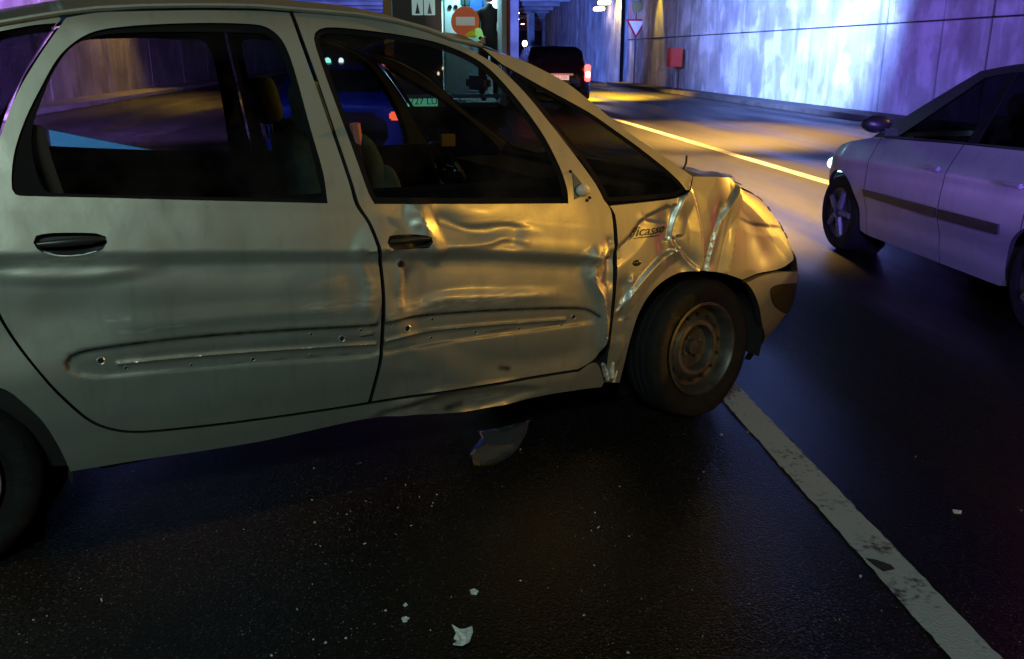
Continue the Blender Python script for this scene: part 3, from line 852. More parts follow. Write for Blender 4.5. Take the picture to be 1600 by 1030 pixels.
quarter = [(940, 605, 'c'), (944, 597, 'c'), (931, 567), (905, 581, 'c'), (800, 598), (700, 613), (640, 622), (577, 632), (500, 644), (400, 658), (300, 670), (205, 677), (148, 664), (97, 624), (57, 580), (21, 535), (-5, 492), (-31, 425), (-41, 360), (-33, 300), (-13, 228), (17, 147), (52, 84), (95, 30, 'c'), (92, 25, 'c'), (0, 40), (-60, 52), (-150, 76), ('m', -3.2, 1.50, 'c'), ('m', -3.42, 1.1), ('m', -3.47, .8), ('m', -3.45, .35, 'c'), ('m', -3.15, .27, 'c')] + [('m', -2.775 - .375 * math.cos(a_), .285 + .375 * math.sin(a_)) for a_ in np.linspace(.25, PI * .72, 8)] + [(30, 624), (66, 658), (93, 700), (110, 737, 'c'), (200, 722), (400, 691), (570, 655), (640, 650), (700, 647), (780, 634), (850, 618), (905, 609)]
qhole = [(88, 36, 'c'), (60, 78), (25, 138), (0, 190), ('m', -2.56, 1.18), ('m', -2.7, 1.12), ('m', -3.0, 1.14), ('m', -3.10, 1.25), ('m', -3.02, 1.42), (-60, 63), (0, 49), (55, 39)]

scR = [([(190, 520), (300, 506)], .012, .5), ([(480, 480), (580, 470), (575, 440)], .02, .5), ([(60, 415), (150, 395)], .02, .35), ([(170, 500), (200, 498)], .008, .9)]
scF = [([(640, 483), (700, 474), (800, 466)], .018, .9), ([(700, 466), (860, 460)], .008, .7), ([(610, 495), (640, 492)], .012, .7), ([(680, 386), (760, 384)], .02, .3), ([(630, 440), (625, 480)], .012, .5), ([(930, 400), (945, 460)], .01, .4)]
def out_dirt(rec, closed=True):
    return [(rec, .0045, .9)]
recRl = [(107, 578), (103, 568), (110, 558), (136, 549), (200, 539), (326, 525), (470, 515), (590, 508)]
recRb = [(107, 578), (125, 586), (163, 590), (250, 582), (380, 572), (590, 556)]
recFl = [(600, 506), (640, 498), (750, 489), (880, 484), (922, 486), (937, 495)]
recFb = [(937, 495), (930, 505), (890, 512), (750, 531), (640, 546), (598, 553)]
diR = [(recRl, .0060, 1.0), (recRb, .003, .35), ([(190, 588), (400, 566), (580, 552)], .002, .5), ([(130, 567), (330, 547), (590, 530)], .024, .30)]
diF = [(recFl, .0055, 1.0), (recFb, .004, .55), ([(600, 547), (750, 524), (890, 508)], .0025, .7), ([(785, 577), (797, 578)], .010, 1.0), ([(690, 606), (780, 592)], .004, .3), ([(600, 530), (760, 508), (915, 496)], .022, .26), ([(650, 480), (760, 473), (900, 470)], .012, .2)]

hanR = [(52, 378), (56, 368), (75, 364), (110, 363), (150, 364), (165, 369), (167, 378), (160, 388), (140, 396), (110, 400), (80, 398), (58, 388)]
hanF = [(603, 376), (606, 368), (625, 366), (655, 366), (671, 369), (673, 377), (668, 386), (640, 388), (612, 388), (605, 384)]

def build_side(mirror):
    A.feat = [] if mirror else base_feat
    d = not mirror
    keepf = A.feat
    g = 0.010 if d else 0.03
    def P(name, out, m, parent, **k):
        return A.panel(name, out, m, parent, car, dents=d, mirror=mirror, **k)
    A.feat = keepf + (featR if d else [])
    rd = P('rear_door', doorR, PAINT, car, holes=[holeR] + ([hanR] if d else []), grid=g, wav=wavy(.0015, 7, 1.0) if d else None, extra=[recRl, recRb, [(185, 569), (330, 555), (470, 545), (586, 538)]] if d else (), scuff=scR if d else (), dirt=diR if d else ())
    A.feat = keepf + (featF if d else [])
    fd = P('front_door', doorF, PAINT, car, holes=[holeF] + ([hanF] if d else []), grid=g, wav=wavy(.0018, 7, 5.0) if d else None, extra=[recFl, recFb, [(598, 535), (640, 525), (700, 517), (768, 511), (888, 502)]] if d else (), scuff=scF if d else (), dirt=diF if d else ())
    A.feat = keepf
    wg = P('front_wing', wing, PAINT, car, grid=.007 if d else g, wav=WAVW if d else None, scuff=[([(990, 470), (1000, 420)], .02, .4)] if d else (), dirt=[([(1146, 296), (1125, 345)], .004, .4)] if d else ())
    qb = P('rear_quarter', quarter, PAINT, car, holes=[qhole], grid=0.014 if d else .03, wav=wavy(.0015, 6, 3.0) if d else None, scuff=[([(650, 640), (720, 632), (790, 618)], .02, .7)] if d else (), dirt=[([(700, 640), (722, 632)], .015, .9), ([(760, 640), (800, 632)], .008, .6)] if d else ())
    P('windscreen_pillar', apil, PAINT, car, grid=.012, wav=wavy(.002, 9, 2.0) if d else None)
    # glass
    hr = A.path(holeR); ir = A.path(innR); hf = A.path(holeF); hq = A.path(qhole); hg = A.path(qglass)
    kw = dict(outline_is_m=True, holes_m=True, lip=0.0)
    P('window_seal', offset_poly(hr, -.004), SEAL, rd, holes=[ir], off=-.010, grid=.03, **kw)
    P('window_pane', offset_poly(hr, .002), GLASS, rd, off=-.016, grid=.06, **kw)
    P('window_seal', offset_poly(hf, -.004), SEAL, fd, holes=[offset_poly(hf, .020)], off=-.010, grid=.03, **kw)
    P('window_pane', offset_poly(hf, .002), GLASS, fd, off=-.016, grid=.06, **kw)
    P('quarter_seal', offset_poly(hg, -.003), SEAL, car, holes=[offset_poly(hg, .014)], off=-.010, grid=.03, **kw)
    P('front_quarter_window', offset_poly(hg, .002), GLASS, car, off=-.014, grid=.06, **kw)
    P('rear_quarter_window', offset_poly(hq, -.003), GLASS_D, qb, off=-.008, grid=.06, **kw)
    # dark inner skins so that seams are dark and the cabin closed
    for par, out in ((rd, doorR), (fd, doorF)):
        O_ = offset_poly(A.path(out), .014); zc_ = 1.03
        O_ = O_[O_[:, 1] < zc_ + .04]
        A.feat = []
        A.panel('door_lining', O_, DARKIN, par, car, off=-.07, grid=.06, lip=.02, dents=False, mirror=mirror, outline_is_m=True)
    O_ = A.path(doorR); 
    strip = [('m', -2.62, .30), ('m', -2.4, .26), ('m', -.42, .20), ('m', -.42, 1.02), ('m', -2.62, 1.10)]
    A.panel('inner_shell', [p + ('c',) for p in strip], UNDER, car, car, off=-.045, grid=.1, lip=0, dents=False, mirror=mirror)
    return rd, fd, wg, qb

def ridged(amp, sc, seed):
    def f(u, z):
        v = Vector((u * sc, z * sc, seed)); w_ = Vector((u * sc * 2.6 + 4, z * sc * 2.6, seed))
        k = min(1.0, max(0.0, (u + .36) * 6))
        return k * (amp * (.20 - 1.2 * abs(noise.noise(v))) - amp * .2 * abs(noise.noise(w_)))
    return f
WAVW = ridged(.010, 3.3, 2.0)
rd, fd, wg, qb = build_side(False)
build_side(True)
A.feat = base_feat
# bumper: whole width, both halves as one part
bp = A.panel('front_bumper', bump, PAINT, car, car, grid=.012, off=.012, lip=.03, wav=wavy(.003, 8, 4.0))
A.feat = []
bp2 = A.panel('front_bumper', bump, PAINT, car, car, grid=.03, off=.012, lip=.03, mirror=True)
A.feat = base_feat
A.panel('fog_lamp_cover', fog, mat('smoked_lens', (0.035, 0.03, 0.012), .25), bp, car, off=.016, grid=.02, lip=.02)

EDGE = mat('painted_rim_glint', (.9, .92, .9), .25, .2)  # pale colour that carries the handle's highlight
# handles
for out, par, name in ((hanR, rd, 'door_handle'), (hanF, fd, 'door_handle')):
    O_ = A.path(out); c = (O_.min(0) + O_.max(0)) / 2; sz = O_.max(0) - O_.min(0)
    A.panel('handle_cup', offset_poly(O_, -.003), mat('handle_cup', (0.03, 0.03, 0.03), .3), par, car, off=-.028, grid=.02, lip=-.03, dents=True, outline_is_m=True)
    # grip bar across the upper half of the cup
    xs_ = np.linspace(O_[:, 0].min() + .008, O_[:, 0].max() - .008, 12)
    rows = []
    for x_ in xs_:
        t_ = (x_ - xs_[0]) / (xs_[-1] - xs_[0]); r_ = .012 * (0.6 + .4 * math.sin(PI * t_))
        base = A.local(x_, c[1] + .006, -.004 + .006 * math.sin(PI * t_) + float(A.disp(np.array([x_]), np.array([c[1]]))[0]))
        rows.append([(base[0], base[1] + r_ * .7 * math.cos(a), base[2] + r_ * 1.05 * math.sin(a)) for a in np.linspace(0, 2 * PI, 11)[:-1]])
    grid_obj(name, rows, BLACKPL, par, closed=True)
# highlight around the rear handle, painted as a thin near-white rim
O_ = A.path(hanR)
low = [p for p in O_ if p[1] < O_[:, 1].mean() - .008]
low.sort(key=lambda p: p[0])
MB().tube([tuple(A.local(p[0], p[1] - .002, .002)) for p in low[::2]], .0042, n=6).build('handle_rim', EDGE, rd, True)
O_ = A.path(hanF); low = [p for p in O_ if p[0] > O_[:, 0].max() - .05 and p[1] < O_[:, 1].mean() + .008]; low.sort(key=lambda p: p[0])
MB().tube([tuple(A.local(p[0], p[1] - .002, .002)) for p in low], .003, n=6).build('handle_rim', CHROME, fd, True)
# key lock
u, z = A.inv(626, 412); L = A.local(u, z, float(A.disp(np.array([u]), np.array([z]))[0]))
MB().cyl((L[0], L[1] - .004, L[2]), (L[0], L[1] + .02, L[2]), .013, n=16).build('key_lock', CHROME, fd, True)
MB().box((L[0], L[1] - .005, L[2]), (.004, .004, .014)).build('key_slot', SEAL, fd)
# clip holes left by the missing trim strips
def clip(px, py, par, r, feats):
    u, z = A.inv(px, py); old = A.feat; A.feat = base_feat + feats
    dd = float(A.disp(np.array([u]), np.array([z]))[0]); A.feat = old
    L = A.local(u, z, dd)
    MB().lathe([(r * 1.7, .0005), (r * 1.35, -.003), (r, -.0015)], n=14).build('clip_rim', PAINT, par, True, loc=tuple(L))
    MB().cyl((0, -.0012, 0), (0, .002, 0), r, n=12).build('clip_hole', UNDER, par, loc=tuple(L))
for q in [(158, 565, .008), (535, 530, .008), (197, 576, .004), (396, 562, .005), (487, 523, .004), (565, 517, .004), (486, 556, .003), (300, 571, .003)]: clip(q[0], q[1], rd, q[2], featR)
for q in [(638, 515, .009), (902, 498, .008), (612, 508, .004), (680, 502, .004), (750, 492, .004), (822, 489, .003), (677, 531, .004), (748, 522, .005), (817, 516, .004), (883, 511, .004), (872, 486, .003)]: clip(q[0], q[1], fd, q[2], featF)
u0, z0 = A.inv(572, 521)
L = A.local(u0, z0, .001); box_obj('trim_clip', tuple(L), (.045, .008, .012), PAINT, rd, bev=.002)

# lettering on the wing
vs, fs = text_mesh('Picasso', .052, .45)
vs2 = vs.copy(); u, z = A.inv(1012, 361)
pts = []
for v in vs:
    uu, zz_ = u + v[0] * 1.12, z + v[1] + v[0] * .03
    dd = float(A.disp(np.array([uu]), np.array([zz_]), WAVW)[0])
    pts.append(A.local(uu, zz_, dd + .0022 + v[2]))
INK = mat('badge_ink', (0.02, 0.017, 0.012), .4)
mesh_obj('lettering', pts, fs, INK, wg, False)
def surf_line(name, px_pts, w, m, par, off=.0022, wav=None):
    Lm = A.path(px_pts, closed=False, step=3); rows = []
    dd = A.disp(Lm[:, 0], Lm[:, 1], wav)
    n = len(Lm)
    for i, p in enumerate(Lm):
        ww = w * math.sin(PI * (i + .5) / n) ** .6
        rows.append([tuple(A.local(p[0], p[1] - ww, dd[i] + off)), tuple(A.local(p[0], p[1] + ww, dd[i] + off))])
    return grid_obj(name, rows, m, par)
surf_line('lettering_underline', [(990, 374), (1005, 371), (1035, 368)], .0025, INK, wg, wav=WAVW)
surf_line('lettering_stroke', [(985, 376), (993, 366), (1000, 352)], .003, INK, wg, wav=WAVW)
# side repeater
u, z = A.inv(995, 411); dd = float(A.disp(np.array([u]), np.array([z]), WAVW)[0]); L = A.local(u, z, dd)
MB().sph(tuple(L), .021, (1, .45, .62), 16).build('side_repeater', mat('repeater_lens', (0.05, 0.035, 0.01), .3), wg, True)
# torn bracket at the foot of the wing
for k, (px, py) in enumerate([(948, 582), (955, 578), (962, 584)]):
    u, z = A.inv(px, py); L = A.local(u, z, -.01 + .012 * (k % 2))
    box_obj('torn_bracket', tuple(L), (.012, .03, .075), mat('torn_primer', (.5, .48, .4), .6, noise_amt=.5, noise_scale=60), wg, bev=.003, rot=Matrix.Rotation(.25 * (k - 1), 3, 'Y'))

# wheel wells, floor, cabin
def wheel_well(cx_, parent):
    for sgn in (-1, 1):
        rows = []
        for a in np.linspace(-.25, PI + .25, 20):
            rows.append([(cx_ + .40 * math.cos(a), sgn * (A.B - .035), .30 + .40 * math.sin(a)), (cx_ + .37 * math.cos(a), sgn * (A.B - .33), .30 + .37 * math.sin(a))])
        o = grid_obj('wheel_well', rows, UNDER, parent)
        MB().cyl((cx_, sgn * (A.B - .34), .3), (cx_, sgn * (A.B - .36), .3), .42, n=24).build('well_back', UNDER, parent)
wheel_well(0.0, car); wheel_well(-Lc - .12, car)
# flat underbody
box_obj('floor_pan', (-1.35, 0, .27), (1.95, 1.56, .06), UNDER, car)
box_obj('boot_floor', (-3.05, 0, .40), (.6, 1.5, .3), UNDER, car)
box_obj('engine_block', (.05, 0, .45), (.75, .85, .38), UNDER, car)
box_obj('engine_tray', (.05, 0, .22), (1.0, .9, .04), UNDER, car)

# roof, windscreen, bonnet as lofts between the two sides
def ys_row(xl_, zl_, yl_, crown, n=13, bulge=0.0):
    row = []
    for t in np.linspace(-1, 1, n):
        c_ = 1 - abs(t) ** 2.4
        row.append((xl_ + bulge * (1 - t * t), t * abs(yl_), zl_ + crown * c_))
    return row
top_line = A.path([(92, 24), (150, 17), (200, 14), (300, 12), (400, 13), (452, 17), (560, 26), (620, 36), (680, 53), (735, 75), (752, 74)], closed=False, step=14)
rear = A.path([('m', -3.2, 1.505), (-150, 75), (-60, 51), (0, 39), (92, 24)], closed=False, step=14)
rl = np.vstack([rear, top_line])
rows = []
for p in rl:
    L = A.local(p[0], p[1], .004); rows.append(ys_row(L[0], L[2] + .004, L[1], .06, bulge=.0 if p[0] < -1.1 else .10 * (p[0] + 1.1) / .3))
roof = grid_obj('roof', rows, PAINT, car)
# gutter rail along the roof edge, both sides
for sgn in (1, -1):
    MB().tube([(lambda L: (L[0], L[1] * sgn, L[2] + .006))(A.local(p[0], p[1], .004)) for p in rl[::3]], .009, n=8).build('roof_rail', PAINT, car, True)
pil = A.path([(752, 74), (784, 84), (813, 93), (881, 127), (921, 157), (982, 207), (1032, 241), (1062, 262), (1082, 276)], closed=False, step=14)
rows = []
for i, p in enumerate(pil):
    t = i / (len(pil) - 1)
    L = A.local(p[0], p[1], -.012); rows.append(ys_row(L[0], L[2] - .006, L[1], .06 * (1 - t) - .05 * t, bulge=.10 * (1 - t) + .02 * t))
grid_obj('windscreen', rows, GLASS, car)
# bonnet follows the wing's upper edge to the nose
bl = A.path([(1082, 276), (1112, 268), (1148, 286), (1180, 304), (1196, 316), (1214, 340), (1230, 368), (1240, 396), ('m', .86, .615)], closed=False, step=10)
rows = []
for i, p in enumerate(bl):
    t = i / (len(bl) - 1)
    L = A.local(p[0], p[1], -.004)
    r = []
    for k, tt in enumerate(np.linspace(-1, 1, 41)):
        bulge = .03 * (1 - t) + .16 * t
        x_ = L[0] + bulge * (1 - tt * tt) * (1.0 if t < .9 else 1.2); y_ = tt * abs(L[1])
        z_ = L[2] + (-.05 + .03 * math.sin(PI * min(1, t * 1.1))) * (1 - abs(tt) ** 2.2)
        cr = .018 * noise.noise(Vector((x_ * 5, y_ * 5, 3.3))) * (1 - abs(tt)**6) + .012 * math.exp(-((x_ - .22) / .04)**2) * (1 - abs(tt)**6)
        r.append((x_, y_, z_ + cr))
    rows.append(r)
# nose drop
r = [(x_ + .02, y_, .60) for (x_, y_, z_) in rows[-1]]; rows.append(r)
grid_obj('bonnet', rows, PAINT, car)
MB().box((.60, 0, .45), (.12, 1.1, .3), .03).build('radiator', UNDER, car)
# cowl below the screen
L = A.local(*pil[-1])
box_obj('cowl', (L[0] + .02, 0, L[2] - .09), (.25, 1.45, .12), SEAL, car, bev=.02)
# bent wiper sticking up
W0 = hit_y(1064, 272, L[1] + .12); W1 = hit_y(1072, 255, L[1] + .12); W2 = hit_y(1073, 243, L[1] + .12)
MB().tube([tuple(W0), tuple(W1), tuple(W2)], .0045, n=6).build('wiper_arm', BLACKPL, car)
# chipped bright spots along the torn wing edge
for (px, py, sx) in [(1118, 270, 14), (1145, 284, 18), (1190, 314, 12), (1200, 319, 8), (1222, 360, 12), (1228, 371, 8)]:
    u, z = A.inv(px, py); u2, z2 = A.inv(px + sx * .7, py + sx * .25)
    a, b = A.local(u, z, .004), A.local(u2, z2, .004); MB().cyl(tuple(a), tuple(b), .006, .003, n=6).build('torn_edge', CHROME, wg)
# mirror remnants on the front door's sail
u, z = A.inv(908, 297); L = A.local(u, z, .012); MB().sph(tuple(L), .030, (1.0, .55, .8), 14).build('mirror_stub', mat('stub_plastic', (.42, .42, .37), .5), fd, True)
u, z = A.inv(898, 284); L = A.local(u, z, .003)
sail = A.path([(893, 268, 'c'), (906, 283), (916, 300), (897, 312, 'c')])
A.panel('mirror_base', sail, mat('sail_plastic', (.05, .08, .075), .4), fd, car, off=.003, grid=.02, lip=.01, outline_is_m=True)
for q in [(891, 268), (921, 309), (917, 313)]:
    u, z = A.inv(*q); L = A.local(u, z, .003); MB().cyl((L[0], L[1] - .001, L[2]), (L[0], L[1] + .004, L[2]), .006, n=10).build('screw_hole', UNDER, fd)
# tail: rear hatch
rows = []
for (x_, z_, hw) in [(-3.25, 1.56, .62), (-3.36, 1.3, .70), (-3.44, 1.05, .80), (-3.50, .8, .84), (-3.54, .55, .84), (-3.5, .3, .80)]:
    rows.append([(x_ + .04 * (t * t), t * hw, z_) for t in np.linspace(-1, 1, 9)])
grid_obj('tailgate', rows, PAINT, car)

# wheels
def make_wheel(cx_, sgn, steer=0.0, hub=False, flat=0.0, tilt=0.0):
    w = empty('wheel', (0, 0, 0)); w.parent = car
    w.location = (cx_, sgn * (A.B - .085), .30 - flat * .5); w.rotation_euler = (tilt, 0, steer)
    R_, rr = .302, .20
    prof = [(rr - .005, -.075), (rr + .02, -.088), (rr + .05, -.096), (R_ - .035, -.097), (R_ - .012, -.085), (R_, -.06), (R_, .06), (R_ - .012, .085), (R_ - .05, .095), (rr, .09), (rr - .005, .075)]
    mb = MB().lathe(prof, 56)
    for v in mb.bm.verts:
        if v.co.z < -.24: v.co.y *= 1 + .25 * (abs(v.co.z) - .24) / .06; 
        if v.co.z < -.285: v.co.z = -.285 - (abs(v.co.z) - .285) * .2
    t = mb.build('tyre', RUBBER, w, True)
    gv = MB()
    for yy in (-.035, 0, .035):
        gv.lathe([(R_ + .0015, yy - .004), (R_ + .002, yy + .004)], 48)
    gv.build('tread_groove', UNDER, w)
    rp = [(rr - .002, -.078), (rr + .004, -.088), (rr - .006, -.092), (rr - .016, -.082), (rr - .022, -.055), (rr - .03, -.035), (rr - .05, -.030), (.128, -.048), (.118, -.056), (.102, -.056), (.096, -.045), (.09, -.02), (.06, -.016), (.034, -.020), (.032, -.040), (0.0005, -.042)]
    if not hub:
        MB().lathe(rp, 48).build('rim', STEEL, w, True)
        MB().lathe([(.120, -.0575), (.112, -.0605), (.101, -.0585)], 40).build('rim_ring', RUST, w, True)
        for k in range(14):
            a = 2 * PI * k / 14 + .1
            MB().cyl((.143 * math.cos(a), -.050, .143 * math.sin(a)), (.143 * math.cos(a), -.034, .143 * math.sin(a)), .0085, n=10).build('vent_hole', UNDER, w)
        for k in range(4):
            a = 2 * PI * k / 4 + .5
            MB().cyl((.05 * math.cos(a), -.032, .05 * math.sin(a)), (.05 * math.cos(a), -.014, .05 * math.sin(a)), .009, n=6).build('wheel_bolt', RUST, w)
    else:
        MB().lathe([(rr - .012, -.080), (rr - .016, -.096), (rr - .035, -.104), (.12, -.100), (.05, -.108), (.0005, -.110)], 48).build('hubcap', HUBCAP, w, True)
        for k in range(7):
            a = 2 * PI * k / 7
            MB().box((.15 * math.cos(a), -.106, .15 * math.sin(a)), (.03, .008, .012), .003, Matrix.Rotation(-a, 3, 'Y') if False else None).build('hubcap_slot', UNDER, w)
    if sgn > 0: w.rotation_euler = (tilt, 0, PI + steer)
    return w
fw_ = make_wheel(0.02, -1, steer=math.radians(9), tilt=math.radians(-3), flat=.012)
make_wheel(0.02, 1, steer=math.radians(9), flat=.012)
make_wheel(-Lc - .10, -1, hub=True); make_wheel(-Lc - .10, 1, hub=True)

# cabin
def seat(x_, y_, nm='front_seat', w_=.5):
    s_ = MB().cushion((x_, y_, .50), (.54, w_, .22)).build(nm, SEATM, car, True)
    RT = Matrix.Rotation(-.22, 3, 'Y')
    MB().cushion((0, 0, .33), (.17, w_ - .02, .68), RT).cushion((.05, w_ / 2 - .06, .30), (.14, .10, .52), RT).cushion((.05, -w_ / 2 + .06, .30), (.14, .10, .52), RT).build('backrest', SEATM, s_, True, loc=(x_ - .27, y_, .56))
    MB().cushion((0, 0, 0), (.11, .27, .20), Matrix.Rotation(-.2, 3, 'Y'), .6).build('headrest', SEATM, s_, True, loc=(x_ - .45, y_, 1.31))
    MB().cyl((x_ - .43, y_ - .06, 1.14), (x_ - .45, y_ - .06, 1.26), .006).cyl((x_ - .43, y_ + .06, 1.14), (x_ - .45, y_ + .06, 1.26), .006).build('headrest_post', CHROME, s_)
seat(-1.02, -.38); seat(-1.02, .38)
MB().cushion((-2.0, 0, .52), (.5, 1.25, .2)).cushion((-2.2, 0, .66), (.6, 1.25, .14)).build('folded_rear_seat', DARKIN, car, True)
pt = [hit_y(px, py, -.70) for px, py in [(48, 195), (70, 200), (80, 245), (100, 303), (72, 303), (54, 250)]]
MB().poly([tuple(p) for p in pt], .03, (0, -1, 0)).build('pillar_trim', mat('pink_beige_trim', (.34, .22, .19), .8), car)
MB().box((-.32, 0, .88), (.42, 1.42, .22), .06).box((-.05, 0, .92), (.5, 1.4, .12), .04).build('dashboard', DARKIN, car, True)
# steering wheel on the far side
st = Vector((-.60, .38, .93))
mb = MB()
pr = [st + Matrix.Rotation(-.45, 3, 'Y') @ Vector((0, .18 * math.cos(a), .18 * math.sin(a))) for a in np.linspace(0, 2 * PI, 25)]
mb.tube([tuple(p) for p in pr], .014, n=8).box(tuple(st), (.05, .12, .10), .02)
for a in (PI / 2 * 3, PI, 0): mb.cyl(tuple(st), tuple(st + Matrix.Rotation(-.45, 3, 'Y') @ Vector((0, .18 * math.cos(a), .18 * math.sin(a)))), .012)
mb.build('steering_wheel', BLACKPL, car, True)
# small label on the far window
a = hit_y(688, 210, .30); b = hit_y(710, 228, .30)
box_obj('dash_label', tuple((a + b) / 2), (abs(b[0] - a[0]), .03, abs(b[2] - a[2])), mat('label_paper', (.55, .5, .28), .7, emit=None), car, bev=.002)
# inner mirror and belt
MB().box((-.62, 0, 1.38), (.03, .22, .06), .015).build('inner_mirror', BLACKPL, car, True)
MB().tube([(-1.42, -.74, 1.28), (-1.38, -.70, 1.0), (-1.30, -.60, .70), (-1.2, -.62, .5)], .018, n=6).build('seat_belt', mat('belt_cloth', (.22, .08, .07), .8), car)
box_obj('parcel_shelf', (-2.75, 0, 1.02), (.7, 1.3, .03), DARKIN, car, bev=.01)
# headlamps in the hidden nose
for sgn in (1, -1):
    MB().sph((.62, sgn * .48, .62), .10, (.5, 1.4, .6), 14).build('headlamp', glass_mat('lamp_glass') if 'lamp_glass' not in MATS else MATS['lamp_glass'], car, True)

# =================================================================== DEBRIS
def shard(name, px_pts, z0, th, m, label, cat, crumple=.0):
    P_ = [ground(*q, z=z0) for q in px_pts]; c = np.mean(P_, 0)
    mb = MB(); mb.poly([tuple(p - np.array([c[0], c[1], 0]) + np.array([0, 0, rng.uniform(0, crumple)])) for p in P_], th, (0, 0, 1))
    o = mb.build(name, m); o.location = (c[0], c[1], 0); tag(o, label, cat); return o
GP = mat('smoked_plastic_shard', (0.05, 0.05, 0.055), .14, spec=.9)
# curved broken wing-mirror cap lying under the car
pts_top = [(733, 716), (738, 700), (752, 684), (744, 675), (776, 670), (800, 664), (829, 660)]; pts_bot = [(740, 729), (758, 730), (774, 727), (788, 719), (800, 712), (810, 700), (824, 676)]
rows = []
for a_, b_ in zip(pts_top, pts_bot):
    A_, B_ = ground(*a_), ground(*b_)
    rows.append([tuple(A_ * (1 - t) + B_ * t + np.array([0, 0, .006 + .022 * math.sin(PI * t) + .004 * math.sin(t * 17)])) for t in np.linspace(0, 1, 7)])
rows2 = [[(p[0], p[1], max(.002, p[2] - .006)) for p in r] for r in rows]
R_, C_ = len(rows), 7
vs_ = [p for r in rows for p in r] + [p for r in rows2 for p in r]; fs_ = []
for i in range(R_ - 1):
    for j in range(C_ - 1):
        a = i * C_ + j; fs_.append((a, a + 1, a + C_ + 1, a + C_)); q = R_ * C_; fs_.append((q + a, q + a + C_, q + a + C_ + 1, q + a + 1))
q = R_ * C_
for i in range(R_ - 1):
    for j in (0, C_ - 1): fs_.append((i * C_ + j, (i + 1) * C_ + j, q + (i + 1) * C_ + j, q + i * C_ + j))
for j in range(C_ - 1):
    for i in (0, R_ - 1): fs_.append((i * C_ + j, i * C_ + j + 1, q + i * C_ + j + 1, q + i * C_ + j))
o = mesh_obj('broken_plastic_cover', vs_, fs_, GP); tag(o, 'glossy curved piece of broken plastic lying on the road under the sill', 'debris')
WH = mat('white_fragment', (.62, .66, .64), .55, noise_amt=.3, noise_scale=90)
shard('white_fragment', [(706, 982), (716, 988), (722, 984), (738, 982), (739, 992), (734, 1006), (722, 1010), (708, 1008), (716, 1001), (709, 997), (713, 992)], .004, .004, WH, 'largest pale crumpled fragment lying on the asphalt near the bottom edge', 'debris', .014)
shard('white_fragment', [(734, 922), (741, 920), (748, 924), (745, 928), (736, 927)], .004, .004, WH, 'small pale fragment on the asphalt just above the largest crumpled one', 'debris', .006)
shard('white_fragment', [(627, 968), (634, 964), (640, 966), (636, 972), (630, 971)], .004, .004, WH, 'small bright fragment on the asphalt to the side of the largest crumpled one', 'debris', .006)
shard('paint_fragment', [(1352, 872), (1368, 876), (1392, 884), (1398, 890), (1380, 893), (1366, 884)], .0055, .001, mat('tar_spot', (.02, .02, .022), .7), 'dark scrap lying across the white lane line', 'debris', .004)
shard('pale_chip', [(1488, 796), (1503, 798), (1502, 802), (1490, 801)], .003, .003, WH, 'thin pale chip on the asphalt beyond the lane line', 'debris', .003)
# glass crumbs: too many to count
mb = MB()
for k in range(430):
    px = rng.uniform(-30, 1600); py = rng.uniform(600, 1060)
    if k < 300: px = rng.normal(620, 330); py = rng.uniform(690, 1040)
    P_ = ground(px, py)
    if np.hypot(*(P_[:2])) > 6 or noise.noise(Vector((P_[0] * 2.2, P_[1] * 2.2, 1.0))) < -.12: continue
    s_ = rng.choice([.0010, .0016, .0028, .0048], p=[.48, .32, .15, .05])
    M = Matrix.Translation((P_[0], P_[1], s_ * .5)) @ Matrix.Rotation(rng.uniform(0, 6), 4, Vector(rng.normal(size=3)).normalized()) @ Matrix.Diagonal((s_ * rng.uniform(.8, 2.0), s_ * rng.uniform(.6, 1.6), s_ * .6, 1))
    bmesh.ops.create_cube(mb.bm, size=1.3, matrix=M)
gc = mb.build('glass_crumbs', mat('glass_crumb', (.42, .44, .40), .25)); tag(gc, 'scattered crumbs of broken glass on the dark asphalt', 'broken glass', kind='stuff')

Yb = 7.6  # made-up board giving the bright cyan triangle behind the rear window
q = [at_y(76, 203, Yb), at_y(150, 218, Yb), at_y(262, 240, Yb)]
mb = MB(); mb.poly([(q[0][0], Yb, .05), (q[2][0], Yb, .05)] + [tuple(p) for p in q[::-1]], .05, (0, -1, 0))
bo = mb.build('stand_in_board', mat('pale_board', (.6, .65, .68), .6)); tag(bo, 'added board with a sloping top edge, lit cyan, seen through the rear door window', 'stand_in')
for xx in (q[0][0] + .1, q[2][0] - .1): MB().box((xx, Yb + .12, .04), (.08, .5, .08), .01).build('foot', HOUS, bo)
lamp('added_light_board', 'SPOT', (-6.5, 3.5, 2.6), 5200, (.08, .42, 1.0), ((q[0][0] + q[2][0]) / 2 - .1, Yb, 1.0), size=.2, spot=28, blend=.6)  # cyan spot added to light the made-up board

# =================================================================== SILVER HATCHBACK
f2 = ground(1304, 390)
O2 = np.array([f2[0], f2[1], 0]); U2 = np.array([0, 1., 0]); N2 = np.array([-1., 0, 0])
Z2 = [0, .15, .3, .45, .55, .7, .85, .95, 1.45, 1.6]; W2 = [-.10, -.04, 0.0, .03, .045, .035, -.01, -.07, -.27, -.45]
H = Side(O2, U2, N2, Z2, W2, [0, .2, .4, .6, .7, .8, .9, 1.0], [.50, .58, .62, .62, .58, .48, .34, .2], X0=-.05, B=.80, extra=.5)
H.flip = True
car2 = empty('silver_hatchback', (O2[0] + H.B, O2[1], 0), PI / 2, 'silver hatchback driving past the wreck on the far lane, lit violet', 'car')
RC = .335
arcF = [('m', RC * math.cos(a), .30 + RC * math.sin(a)) for a in np.linspace(-.25, PI + .25, 13)]
arcR = [('m', -2.38 + RC * math.cos(a), .30 + RC * math.sin(a)) for a in np.linspace(-.25, PI + .25, 13)]
def c(p): return p + ('c',)
Zb = .93
